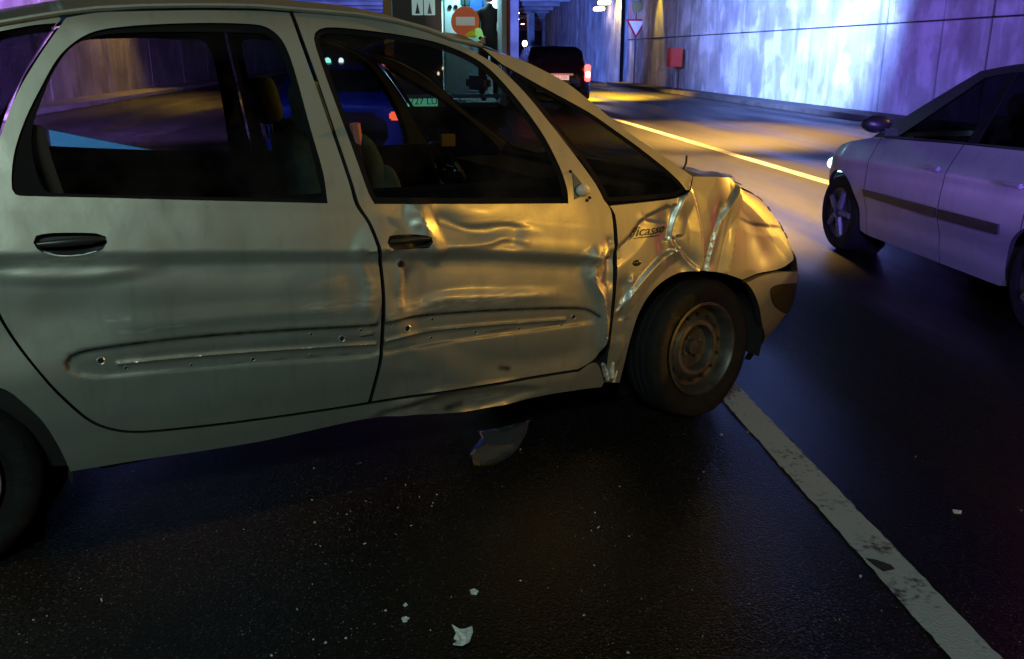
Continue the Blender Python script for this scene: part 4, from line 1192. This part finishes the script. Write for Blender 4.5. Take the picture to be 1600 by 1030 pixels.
b2 = [('m', -3.25, .35, 'c'), ('m', -3.3, .6), ('m', -3.25, .9, 'c'), ('m', -2.6, Zb + .05), ('m', -1.6, Zb + .035), ('m', -.75, Zb), ('m', -.35, Zb - .02), ('m', -.1, .87), ('m', .25, .80), ('m', .6, .70), ('m', .85, .64), ('m', 1.12, .62, 'c'), ('m', 1.12, .24, 'c'), ('m', .7, .20), ('m', .42, .22, 'c')]
b2 += [c(arcF[0])] + arcF[1:-1] + [c(arcF[-1])] + [('m', -.42, .20, 'c'), ('m', -1.98, .20, 'c')] + [c(arcR[0])] + arcR[1:-1] + [c(arcR[-1])]
H.add('t', [('m', -3.2, .80), ('m', -1.5, .78), ('m', .3, .72)], .012, .10, .06)
H.add('g', [('m', -3.2, .40), ('m', 0, .38)], -.012, .08)
def clip_band(P, u0, u1):
    def half(P, lim, sgn):
        out = []
        for i in range(len(P)):
            a, b = P[i], P[(i + 1) % len(P)]; da, db = sgn * (a[0] - lim), sgn * (b[0] - lim)
            if da >= 0: out.append(a)
            if (da >= 0) != (db >= 0): out.append(a + (b - a) * (da / (da - db)))
        return out
    Q = half(half(list(P), u0, 1), u1, -1); out = []
    for i in range(len(Q)):
        a, b = Q[i], Q[(i + 1) % len(Q)]; n = max(1, int(np.linalg.norm(b - a) / .02))
        if np.linalg.norm(b - a) < 1e-4: continue
        out += [a + (b - a) * k / n for k in range(n)]
    return np.array(out)
b2m = H.path(b2); gapw = .0035
body_parts = {}
for mir in (False, True):
    for nm_, u0, u1 in (('rear_wing', -4, -2.18), ('rear_door', -2.18, -1.38), ('front_door', -1.38, -.43), ('front_wing', -.43, 3)):
        body_parts[(nm_, mir)] = H.panel(nm_, clip_band(b2m, u0 + gapw, u1 - gapw), PAINT2, car2, car2, grid=.02 if not mir else .05, lip=.03, mirror=mir, outline_is_m=True)
for mir in (False, True):
    H.feat = []
    H.panel('side_moulding', [('m', -.45, .50, 'c'), ('m', -.43, .545, 'c'), ('m', -1.36, .56, 'c'), ('m', -1.36, .50, 'c')], BLACKPL, car2, car2, off=.014, grid=.05, lip=.02, mirror=mir)
    H.panel('side_moulding', [('m', -1.40, .50, 'c'), ('m', -1.40, .56, 'c'), ('m', -2.0, .57, 'c'), ('m', -2.0, .51, 'c')], BLACKPL, car2, car2, off=.014, grid=.05, lip=.02, mirror=mir)
    gh = [('m', -.62, Zb + .015, 'c'), ('m', -1.6, Zb + .05), ('m', -2.75, Zb + .09, 'c'), ('m', -2.6, 1.28), ('m', -2.35, 1.36), ('m', -1.6, 1.40), ('m', -1.25, 1.36, 'c')]
    H.panel('side_window', gh, GLASS_D, car2, car2, off=-.004, grid=.06, lip=0, mirror=mir)
    gout = [('m', -.30, Zb - .015, 'c'), ('m', -1.6, Zb + .04), ('m', -3.22, Zb + .05, 'c'), ('m', -3.1, 1.2), ('m', -2.8, 1.38), ('m', -2.4, 1.425), ('m', -1.6, 1.45), ('m', -1.18, 1.40, 'c'), ('m', -.75, 1.17)]
    H.panel('window_frame', gout, mat('dark_bodywork', (.03, .03, .035), .3), car2, car2, holes=[gh], grid=.05, lip=.03, mirror=mir)
    H.panel('window_pillar', [('m', -1.40, Zb + .04, 'c'), ('m', -1.50, Zb + .045, 'c'), ('m', -1.54, 1.395, 'c'), ('m', -1.47, 1.395, 'c')], SEAL, car2, car2, off=.002, grid=.05, lip=.01, mirror=mir)
# loft: roof, screens, bonnet
def loft(name, prs, m, par, crown, bulge, n=11):
    rows = []
    for (uu, zz_, cr, bu) in prs:
        L = H.local(uu, zz_, -.003); rows.append([(L[0] + bu * (1 - t * t), t * abs(L[1]), L[2] + cr * (1 - t * t)) for t in np.linspace(-1, 1, n)])
    return grid_obj(name, rows, m, par)
loft('roof', [(-3.1, 1.2, .03, -.1), (-2.8, 1.38, .05, -.05), (-2.4, 1.425, .06, 0), (-1.6, 1.45, .06, 0), (-1.18, 1.40, .05, .08)], PAINT2, car2, 0, 0)
loft('windscreen', [(-1.18, 1.40, .05, .08), (-.75, 1.17, .03, .12), (-.30, Zb - .015, .02, .2)], GLASS_D, car2, 0, 0)
loft('bonnet', [(-.32, Zb - .02, .03, .2), (-.1, .87, .05, .16), (.25, .80, .06, .12), (.6, .70, .05, .08), (.85, .62, .03, .06)], PAINT2, car2, 0, 0)
loft('tailgate', [(-3.1, 1.2, .03, -.1), (-3.25, .9, 0, -.12), (-3.3, .6, 0, -.12), (-3.25, .3, 0, -.12)], PAINT2, car2, 0, 0)
box_obj('underbody', (-1.3, 0, .30), (3.4, 1.2, .2), UNDER, car2)
for uu in (0, -2.38):
    for sg_ in (1, -1):
        w = empty('wheel', (uu, sg_ * (H.B - .09), .30)); w.parent = car2
        if sg_ > 0: w.rotation_euler = (0, 0, PI)
        MB().lathe([(.19, -.08), (.22, -.095), (.28, -.092), (.302, -.06), (.302, .06), (.28, .09), (.19, .08)], 40).build('tyre', RUBBER, w, True)
        MB().lathe([(.195, -.085), (.18, -.075), (.10, -.065), (.05, -.085), (.0005, -.09)], 32).build('hubcap', STEEL, w, True)
        for k in range(5):
            a = 2 * PI * k / 5
            MB().cyl((.04 * math.cos(a), -.088, .04 * math.sin(a)), (.18 * math.cos(a), -.085, .18 * math.sin(a)), .030, .022, n=8).build('spoke', mat('dull_alloy', (.12, .12, .13), .5, .4), w, True)
        MB().cyl((uu, sg_ * (H.B - .25), .32), (uu, sg_ * (H.B - .27), .32), .36, n=24).build('well_back', UNDER, car2)
for sg_ in (1, -1):
    H.panel('inner_shell', H.path([p if len(p) > 3 and p[0] == 'm' else p for p in b2]), UNDER, car2, car2, off=-.022, grid=.1, lip=0, mirror=(sg_ < 0), outline_is_m=True)
box_obj('floor_pan', (-1.3, 0, .36), (1.75, 1.54, .10), UNDER, car2)
box_obj('boot_floor', (-3.05, 0, .45), (.45, 1.4, .3), UNDER, car2); box_obj('engine_bay', (0, 0, .50), (.8, .9, .4), UNDER, car2)
for (x_, y_) in [(-.95, .36), (-.95, -.36), (-1.85, .40), (-1.85, 0), (-1.85, -.40)]:
    s_ = MB().cushion((x_, y_, .48), (.5, .44, .2)).build('seat', DARKIN, car2, True)
    MB().cushion((0, 0, .3), (.16, .42, .62), Matrix.Rotation(-.25, 3, 'Y')).build('backrest', DARKIN, s_, True, loc=(x_ - .27, y_, .52))
    MB().cushion((0, 0, 0), (.10, .24, .16), None, .6).build('headrest', DARKIN, s_, True, loc=(x_ - .46, y_, 1.19))
box_obj('dashboard', (-.42, 0, .80), (.4, 1.35, .22), DARKIN, car2, bev=.05, smooth=True)
# mirror, handles, headlamp, tail lamp
MB().sph((-.60, H.B + .10, Zb + .10), .10, (.7, 1.1, .62), 16).build('wing_mirror', BLACKPL, car2, True)
MB().box((-.66, H.B + .02, Zb + .05), (.07, .14, .05), .02).build('mirror_arm', BLACKPL, car2, True)
for uu in (-1.24, -2.04):
    L = H.local(uu, .80, .03); MB().box(tuple(L), (.17, .035, .028), .01).build('door_handle', PAINT2, body_parts[('front_door' if uu > -1.3 else 'rear_door', False)], True)
for sg_ in (1, -1):
    MB().sph((.32, sg_ * .64, .645), .125, (1.1, 1.0, .55), 16).build('headlamp', mat('headlamp_lens', (.8, .85, .9), .08, spec=.9, emit=(.45, .78, 1), estr=5), car2, True)
    MB().box((-3.36, sg_ * .66, .80), (.06, .16, .24), .02).build('tail_lamp', mat('tail_lens', (.5, .02, .02), .3, emit=(1, .04, .03), estr=3.0), car2, True)
lamp('tail_glow', 'POINT', (float(O2[0]) + .12, float(O2[1]) - 3.55, .75), 5, (1, .03, .02), size=.06)

# =================================================================== DARK PEOPLE CARRIER AHEAD
PD = mat('black_paint', (0.012, 0.012, 0.016), .25, .2, coat=.6)
Yd = 24.6; Xd = float(at_y(873, 110, Yd)[0])
car3 = empty('people_carrier', (Xd, Yd, 0), 0, 'dark people carrier with lit red tail lamps driving into the tunnel', 'car')
def ring_loft(name, secs, m, par):
    rows = []
    for (y_, w_, wt, z0, zb, zt) in secs:
        half = [(w_ * .8, z0), (w_ * .97, z0 + .12), (w_, (z0 + zb) / 2), (w_ * .985, zb), ((w_ + wt) / 2, (zb + zt) / 2), (wt, zt - .07), (wt * .86, zt - .01), (0, zt)]
        ring = [(x_, y_, z_) for x_, z_ in half] + [(-x_, y_, z_) for x_, z_ in half[::-1][1:]]
        rows.append(ring)
    o = grid_obj(name, rows, m, par, closed=True)
    return o
ring_loft('body', [(.02, .60, .5, .40, .8, .95), (.0, .86, .80, .32, .85, 1.02), (.05, .88, .78, .25, .95, 1.10), (.16, .88, .74, .25, 1.0, 1.35), (.34, .88, .68, .25, 1.0, 1.66), (.7, .89, .66, .22, 1.0, 1.72), (1.6, .89, .66, .22, 1.0, 1.73), (2.4, .89, .66, .22, 1.0, 1.68), (3.1, .88, .78, .22, .95, 1.15), (3.8, .86, .75, .22, .85, .95), (4.2, .75, .6, .3, .6, .7)], PD, car3)
box_obj('bumper', (0, -.06, .42), (1.66, .16, .24), PD, car3, bev=.05, smooth=True)
MB().box((0, -.01, 0), (1.22, .012, .42), .004, Matrix.Rotation(math.radians(-22), 3, 'X')).build('rear_window', mat('black_glass', (.01, .01, .012), .05), car3, loc=(0, .15, 1.37))
pl = box_obj('number_plate', (.02, -.02, .90), (.52, .02, .115), mat('plate_white', (.75, .75, .68), .5, emit=(1, .95, .8), estr=.45), car3)
box_obj('plate_light_strip', (.02, -.035, .985), (.74, .02, .05), mat('plate_chrome', (.5, .48, .42), .4, emit=(1, .9, .7), estr=.12), car3)
vs, fs = text_mesh('4863 CSV', .105)
mesh_obj('lettering', [(v[0], v[2] * 0 - .0118, v[1]) for v in vs], fs, INK, pl, False).location = (.02, -.02, .90)
for sg_ in (1, -1):
    o = MB().box((sg_ * .79, .02, 1.02), (.16, .1, .44), .03).build('tail_lamp', REDLAMP, car3, True)
    MB().box((sg_ * .79, -.04, .98), (.11, .04, .16), .02).build('lamp_core', REDCORE, o, True)
    for yy in (.75, 3.3):
        MB().cyl((sg_ * .72, yy, .32), (sg_ * .90, yy, .32), .32, n=28).build('wheel', RUBBER, car3, True)
lamp('tail_light', 'POINT', (Xd, Yd - .5, .9), 8, (1, .05, .03), size=.3)

# =================================================================== RESCUE VAN (rear doors, right one open)
Ya = 15.0
xa0, xa1 = float(at_y(600, 60, Ya)[0]), float(at_y(792, 60, Ya)[0]); wa = xa1 - xa0
van = empty('rescue_van', ((xa0 + xa1) / 2, Ya, 0), 0, 'rescue van with one rear door open onto a bright cyan interior', 'van')
h2 = wa / 2
VW = mat('van_white', (.55, .55, .55), .4); VB = mat('van_brown', (.07, .05, .035), .5); VO = mat('orange_stripe', (.8, .13, .04), .45); VA = mat('amber_stripe', (.55, .25, .02), .45)
IN = mat('van_interior', (.62, .78, .8), .6)
MB().box((0, 0 + 2.4, .70), (wa - .02, 4.8, .10)).build('van_floor', mat('van_floor', (.1, .12, .13), .6), van)
box_obj('side_wall', (-h2 + .03, 2.45, 1.75), (.06, 4.8, 2.1), VB, van)
box_obj('side_wall', (h2 - .03, 2.45, 1.75), (.06, 4.8, 2.1), VW, van)
box_obj('roof', (0, 2.45, 2.84), (wa, 4.9, .08), VB, van, bev=.03)
box_obj('bulkhead', (0, 4.6, 1.75), (wa - .14, .06, 2.0), IN, van)
box_obj('cabinet', (.12, 3.2, 1.6), (.7, .6, 1.7), IN, van, bev=.02)
box_obj('cab', (0, 5.7, 1.3), (wa - .1, 1.7, 1.7), VB, van, bev=.15)
# closed door, amber strip, opened door edge
xs0 = float(at_y(613, 20, Ya)[0]) - (xa0 + xa1) / 2; xs1 = float(at_y(690, 20, Ya)[0]) - (xa0 + xa1) / 2
dl_ = box_obj('rear_door', ((xs0 + xs1) / 2, -.03, 1.76), (xs1 - xs0, .06, 2.06), VB, van, bev=.01)
box_obj('amber_stripe', ((-h2 + xs0) / 2, -.035, 1.76), (xs0 + h2 - .01, .05, 2.06), VA, van)
w0 = at_y(643, 24, Ya); w1 = at_y(680, 3, Ya)
wx0, wx1 = w0[0] - (xa0 + xa1) / 2, w1[0] - (xa0 + xa1) / 2
zt_ = w1[2] + .05; zb_ = w0[2]; LITW = mat('lit_van_window', (.5, .6, .6), .3, emit=(.42, .62, .6), estr=.38)
for k in range(2):
    a_ = wx0 + (wx1 - wx0) * k / 2 + .008; b_ = wx0 + (wx1 - wx0) * (k + 1) / 2 - .008
    o = box_obj('door_window', ((a_ + b_) / 2, -.065, (zt_ + zb_) / 2), (b_ - a_, .02, zt_ - zb_), LITW, dl_, bev=.006)
    MB().poly([(a_ + .05, -.078, zb_ + .02), (b_ - .05, -.078, zb_ + .02), ((a_ + b_) / 2, -.078, zt_ - .06)], .004, (0, -1, 0)).build('window_emblem', mat('window_dark', (.1, .14, .14), .5), o)
# open door seen from its edge
MB().box((h2 - .12, -.35, 1.76), (.07, .68, 2.06), .01).build('open_door', VW, van)
MB().box((h2 + .0, -.02, 1.76), (.085, .06, 2.06), .005).build('orange_stripe', VO, van)
# things in the bright opening
o_ = (xa0 + xa1) / 2
IL = lamp('van_interior_light', 'AREA', (o_ + .3, Ya + 1.6, 2.72), 160, (.45, .85, 1.0), (o_ + .3, Ya + 1.6, 0), size=1.3)
lamp('van_added_light', 'POINT', (o_ + .35, Ya + .25, 2.72), 55, (.40, .88, 1.0), size=.1)  # second lamp added in the opening to brighten the locker
box_obj('ceiling_lamp', (.15, 1.6, 2.765), (.9, 1.2, .05), mat('van_tube', (1, 1, 1), .3, emit=(.5, .85, 1), estr=1.5), van)
box_obj('white_locker', (float(at_y(712, 20, Ya + .8)[0]) - o_, .8, 1.75), (.42, .35, 1.9), IN, van, bev=.02)
for k in (0, 1):
    P_ = at_y(703 + 9 * k, 11, Ya + .6); MB().cyl((P_[0] - o_, .60, P_[2]), (P_[0] - o_, .65, P_[2]), .035, n=16).build('gauge', SEAL, van)
P_ = at_y(727, 4, Ya + .5); box_obj('dark_case', (P_[0] - o_, .5, P_[2]), (.16, .12, .12), mat('teal_case', (.02, .07, .08), .5), van, bev=.02)
P_ = at_y(745, 10, Ya + .7); box_obj('blue_bag', (P_[0] - o_, .72, P_[2]), (.24, .2, .28), mat('blue_cloth', (.02, .11, .5), .7), van, bev=.04)
# orange round board with a white bar
P_ = at_y(727, 34, Ya - .1); ob = empty('orange_board', (P_[0], P_[1], P_[2]), 0, 'round orange board with a white bar hanging in the open van door', 'sign')
MB().cyl((0, .02, 0), (0, -.02, 0), .225, n=28).build('board', mat('board_orange', (.9, .16, .03), .5, emit=None), ob)
box_obj('white_bar', (0, -.03, .005), (.30, .02, .13), mat('bar_white', (.85, .85, .82), .5), ob, bev=.008)
MB().cyl((0, 0, .2), (0, .3, .85), .01).build('hanging_strap', SEAL, ob)
lamp('board_light', 'SPOT', (P_[0] - 1.2, P_[1] - 3.2, 2.6), 75, (1, .9, .8), tuple(P_), size=.1, spot=22, blend=.6)
P_ = at_y(740, 53, Ya - .12); yb = MB().sph((0, 0, 0), .1, (1, .6, .6), 12).sph((-.07, 0, -.02), .06, (1, .6, .6), 10).build('yellow_bundle', mat('yellow_cloth', (.75, .72, .03), .6), None, True); yb.location = tuple(P_)
tag(yb, 'small yellow bundle held below the orange board', 'bag')
# plate, step, lamps
plv = box_obj('number_plate', (float(at_y(658, 158, Ya)[0]) - o_, -.14, float(at_y(658, 158, Ya)[2])), (.52, .02, .15), mat('plate_green_glow', (.3, .7, .5), .5, emit=(.18, .75, .45), estr=1.7), van)  # the plate's lit green look is put in as a glow
vs, fs = text_mesh('7727 LU', .15)
mesh_obj('lettering', [(v[0], -.012, v[1]) for v in vs], fs, INK, plv, False)
lt = plv.children[0]; lt.location = (0, 0, 0)
lt.data.transform(Matrix.Translation((float(at_y(658, 158, Ya)[0]) - o_, -.14, float(at_y(658, 158, Ya)[2]))))
box_obj('rear_step', (0, -.14, .96 - .1), (1.9, .25, .06), mat('step_metal', (.25, .3, .38), .4, .6), van, bev=.01)
box_obj('rear_bumper', (0, -.08, .52), (wa - .05, .14, .34), SEAL, van, bev=.03)
P_ = at_y(613, 180, Ya - .2)
for k in range(5):
    box_obj('red_reflector', (P_[0] - o_ + (k - 2) * .034, -.2, P_[2]), (.022, .02, .045), mat('red_led', (.8, .05, .03), .3, emit=(1, .1, .04), estr=2.6), van)
for (px, py, col_, sz_) in [(622, 111, (1, .75, .5), .035), (685, 115, (.9, .7, .4), .02), (600, 98, (1, .1, .12), .035), (692, 107, (.8, .6, .35), .018)]:
    P_ = at_y(px, py, Ya - .15); MB().sph((P_[0] - o_, -.15, P_[2]), sz_, (1, .5, 1.5), 10).build('marker_lamp', mat('marker_%d' % px, col_, .3, emit=col_, estr=8), van, True)
for xx in (-h2 + .2, h2 - .2):
    for yy in (1.0, 5.2): MB().cyl((xx - .12, yy, .36), (xx + .12, yy, .36), .36, n=28).build('wheel', RUBBER, van, True)

# medic standing in the van's open rear
def skin_body(name, joints, bones, m, parent=None, sub=2):
    me = bpy.data.meshes.new(name); me.from_pydata([j[0] for j in joints], bones, []); me.update()
    o = link(bpy.data.objects.new(name, me), parent)
    sk = o.modifiers.new('Skin', 'SKIN'); sk.use_smooth_shade = True
    o.modifiers.new('Sub', 'SUBSURF').levels = sub; o.modifiers['Sub'].render_levels = sub
    for i, j in enumerate(joints):
        r = j[1]; me.skin_vertices[0].data[i].radius = r if isinstance(r, tuple) else (r, r)
    me.skin_vertices[0].data[0].use_root = True
    dg = bpy.context.evaluated_depsgraph_get(); nm_ = bpy.data.meshes.new_from_object(o.evaluated_get(dg))
    o.modifiers.clear(); o.data = nm_; bpy.data.meshes.remove(me)
    nm_.materials.clear(); nm_.materials.append(m)
    return o
px_ = float(at_y(764, 40, Ya + .1)[0])
per = empty('person', (px_, Ya + .12, .75), math.radians(15), 'person in black clothes with a bright reflective cuff, standing in the open van door', 'person')
J = [((0, 0, .92), (.15, .11)), ((0, 0, 1.12), (.14, .10)), ((0, -.01, 1.32), (.17, .11)), ((0, -.01, 1.46), (.07, .07)), ((0, -.02, 1.54), (.055, .055)),
     ((-.19, 0, 1.40), .062), ((-.24, -.10, 1.14), .05), ((-.26, -.32, .98), .040),
     ((.19, 0, 1.40), .062), ((.25, .0, 1.12), .05), ((.20, -.20, .98), .040),
     ((-.09, 0, .86), .095), ((-.11, .0, .48), .068), ((-.12, .03, .10), .05), ((-.12, -.12, .045), .045),
     ((.09, 0, .86), .095), ((.11, -.02, .48), .068), ((.12, .0, .10), .05), ((.12, -.15, .045), .045)]
Bn = [(0, 1), (1, 2), (2, 3), (3, 4), (2, 5), (5, 6), (6, 7), (2, 8), (8, 9), (9, 10), (0, 11), (11, 12), (12, 13), (13, 14), (0, 15), (15, 16), (16, 17), (17, 18)]
BLKC = mat('black_clothes', (.012, .012, .014), .85); SKIN = mat('skin', (.42, .24, .17), .55)
skin_body('body', J, Bn, BLKC, per)
MB().sph((0, -.03, 1.66), .105, (.8, .95, 1.12), 20).sph((0, -.135, 1.65), .018, (.7, 1, 1.2), 8).sph((-.085, -.02, 1.65), .022, (.4, 1, 1.4), 8).sph((.085, -.02, 1.65), .022, (.4, 1, 1.4), 8).build('head', SKIN, per, True)
MB().sph((0, -.005, 1.70), .108, (.84, .98, 1.0), 20).build('hair', mat('dark_hair', (.02, .014, .01), .7), per, True)
for sx in (-1, 1):
    MB().sph((sx * .035, -.118, 1.675), .012, (1, .5, .7), 8).build('eye', WHITEPL, per, True)
for (hx, hy, hz) in ((-.262, -.36, .965), (.192, -.245, .965)):
    mb = MB().box((hx, hy - .03, hz - .01), (.035, .09, .075), .014)
    for k in range(4): mb.tube([(hx, hy - .07, hz + .022 - k * .02), (hx + .004, hy - .11, hz + .016 - k * .021), (hx + .018, hy - .128 + .004 * abs(k - 1), hz + .004 - k * .021)], .008, n=6)
    mb.tube([(hx + .01, hy - .01, hz + .02), (hx + .03, hy - .05, hz + .045), (hx + .035, hy - .085, hz + .04)], .009, n=6)
    mb.build('hand', SKIN, per, True)
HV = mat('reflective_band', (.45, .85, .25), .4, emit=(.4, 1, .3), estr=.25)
MB().cyl((-.245, -.16, 1.10), (-.252, -.23, 1.05), .062, n=16).build('reflective_cuff', HV, per, True)
MB().cyl((-.255, -.26, 1.03), (-.26, -.31, 1.0), .058, n=16).build('reflective_cuff', HV, per, True)

# =================================================================== BLUE-LIT PATROL CAR, seen through the wreck's front window
Yp = 11.0; Xp = float(at_y(572, 175, Yp)[0]) - .35
car4 = empty('patrol_car', (Xp, Yp, 0), 0, 'blue lit car with small roof lights, seen through the front door window of the wreck', 'car')
PBL = mat('blue_paint', (.03, .035, .32), .35, .2)
ring_loft('body', [(.02, .60, .5, .40, .7, .85), (.0, .80, .74, .32, .72, .92), (.05, .84, .74, .25, .85, 1.0), (.35, .85, .70, .25, .9, 1.05), (.75, .86, .60, .22, .9, 1.34), (1.3, .86, .58, .22, .9, 1.40), (2.2, .86, .58, .22, .9, 1.36), (2.9, .85, .72, .22, .86, .98), (3.7, .84, .72, .22, .8, .88), (4.1, .72, .6, .3, .6, .68)], PBL, car4)
MB().box((0, 0, 0), (1.05, .012, .40), .004, Matrix.Rotation(math.radians(-50), 3, 'X')).build('rear_window', MATS['black_glass'], car4, loc=(0, .53, 1.19))
box_obj('roof_bar', (0, 1.5, 1.44), (1.1, .18, .07), SEAL, car4, bev=.02)
for (px, py, col_, sz_) in [(512, 96, (.35, 1, .8), .045), (533, 95, (.9, .95, 1), .035), (533, 108, (.7, .8, .9), .028), (514, 108, (.7, .8, .9), .02)]:
    P_ = at_y(px, py, Yp + 1.38); MB().sph((P_[0] - Xp, 1.38, P_[2]), sz_, (1, .5, 1.1), 10).build('roof_lamp', mat('roof_lamp_%d_%d' % (px, py), col_, .3, emit=col_, estr=7), car4, True)
for sg_ in (1, -1):
    box_obj('tail_lamp', (sg_ * .70, .0, .80), (.16, .06, .10), mat('lit_red_lens', (.5, .02, .01), .3, emit=(1, .12, .05), estr=7.0) if sg_ > 0 else mat('dim_red_lens', (.25, .01, .01), .3), car4, bev=.02)
    for yy in (.75, 3.2): MB().cyl((sg_ * .68, yy, .30), (sg_ * .86, yy, .30), .30, n=28).build('wheel', RUBBER, car4, True)
lamp('patrol_blue_light', 'SPOT', (Xp - 1.0, Yp - 4.5, 3.0), 420, (.06, .08, 1.0), (Xp, Yp, .9), size=.15, spot=32, blend=.7)
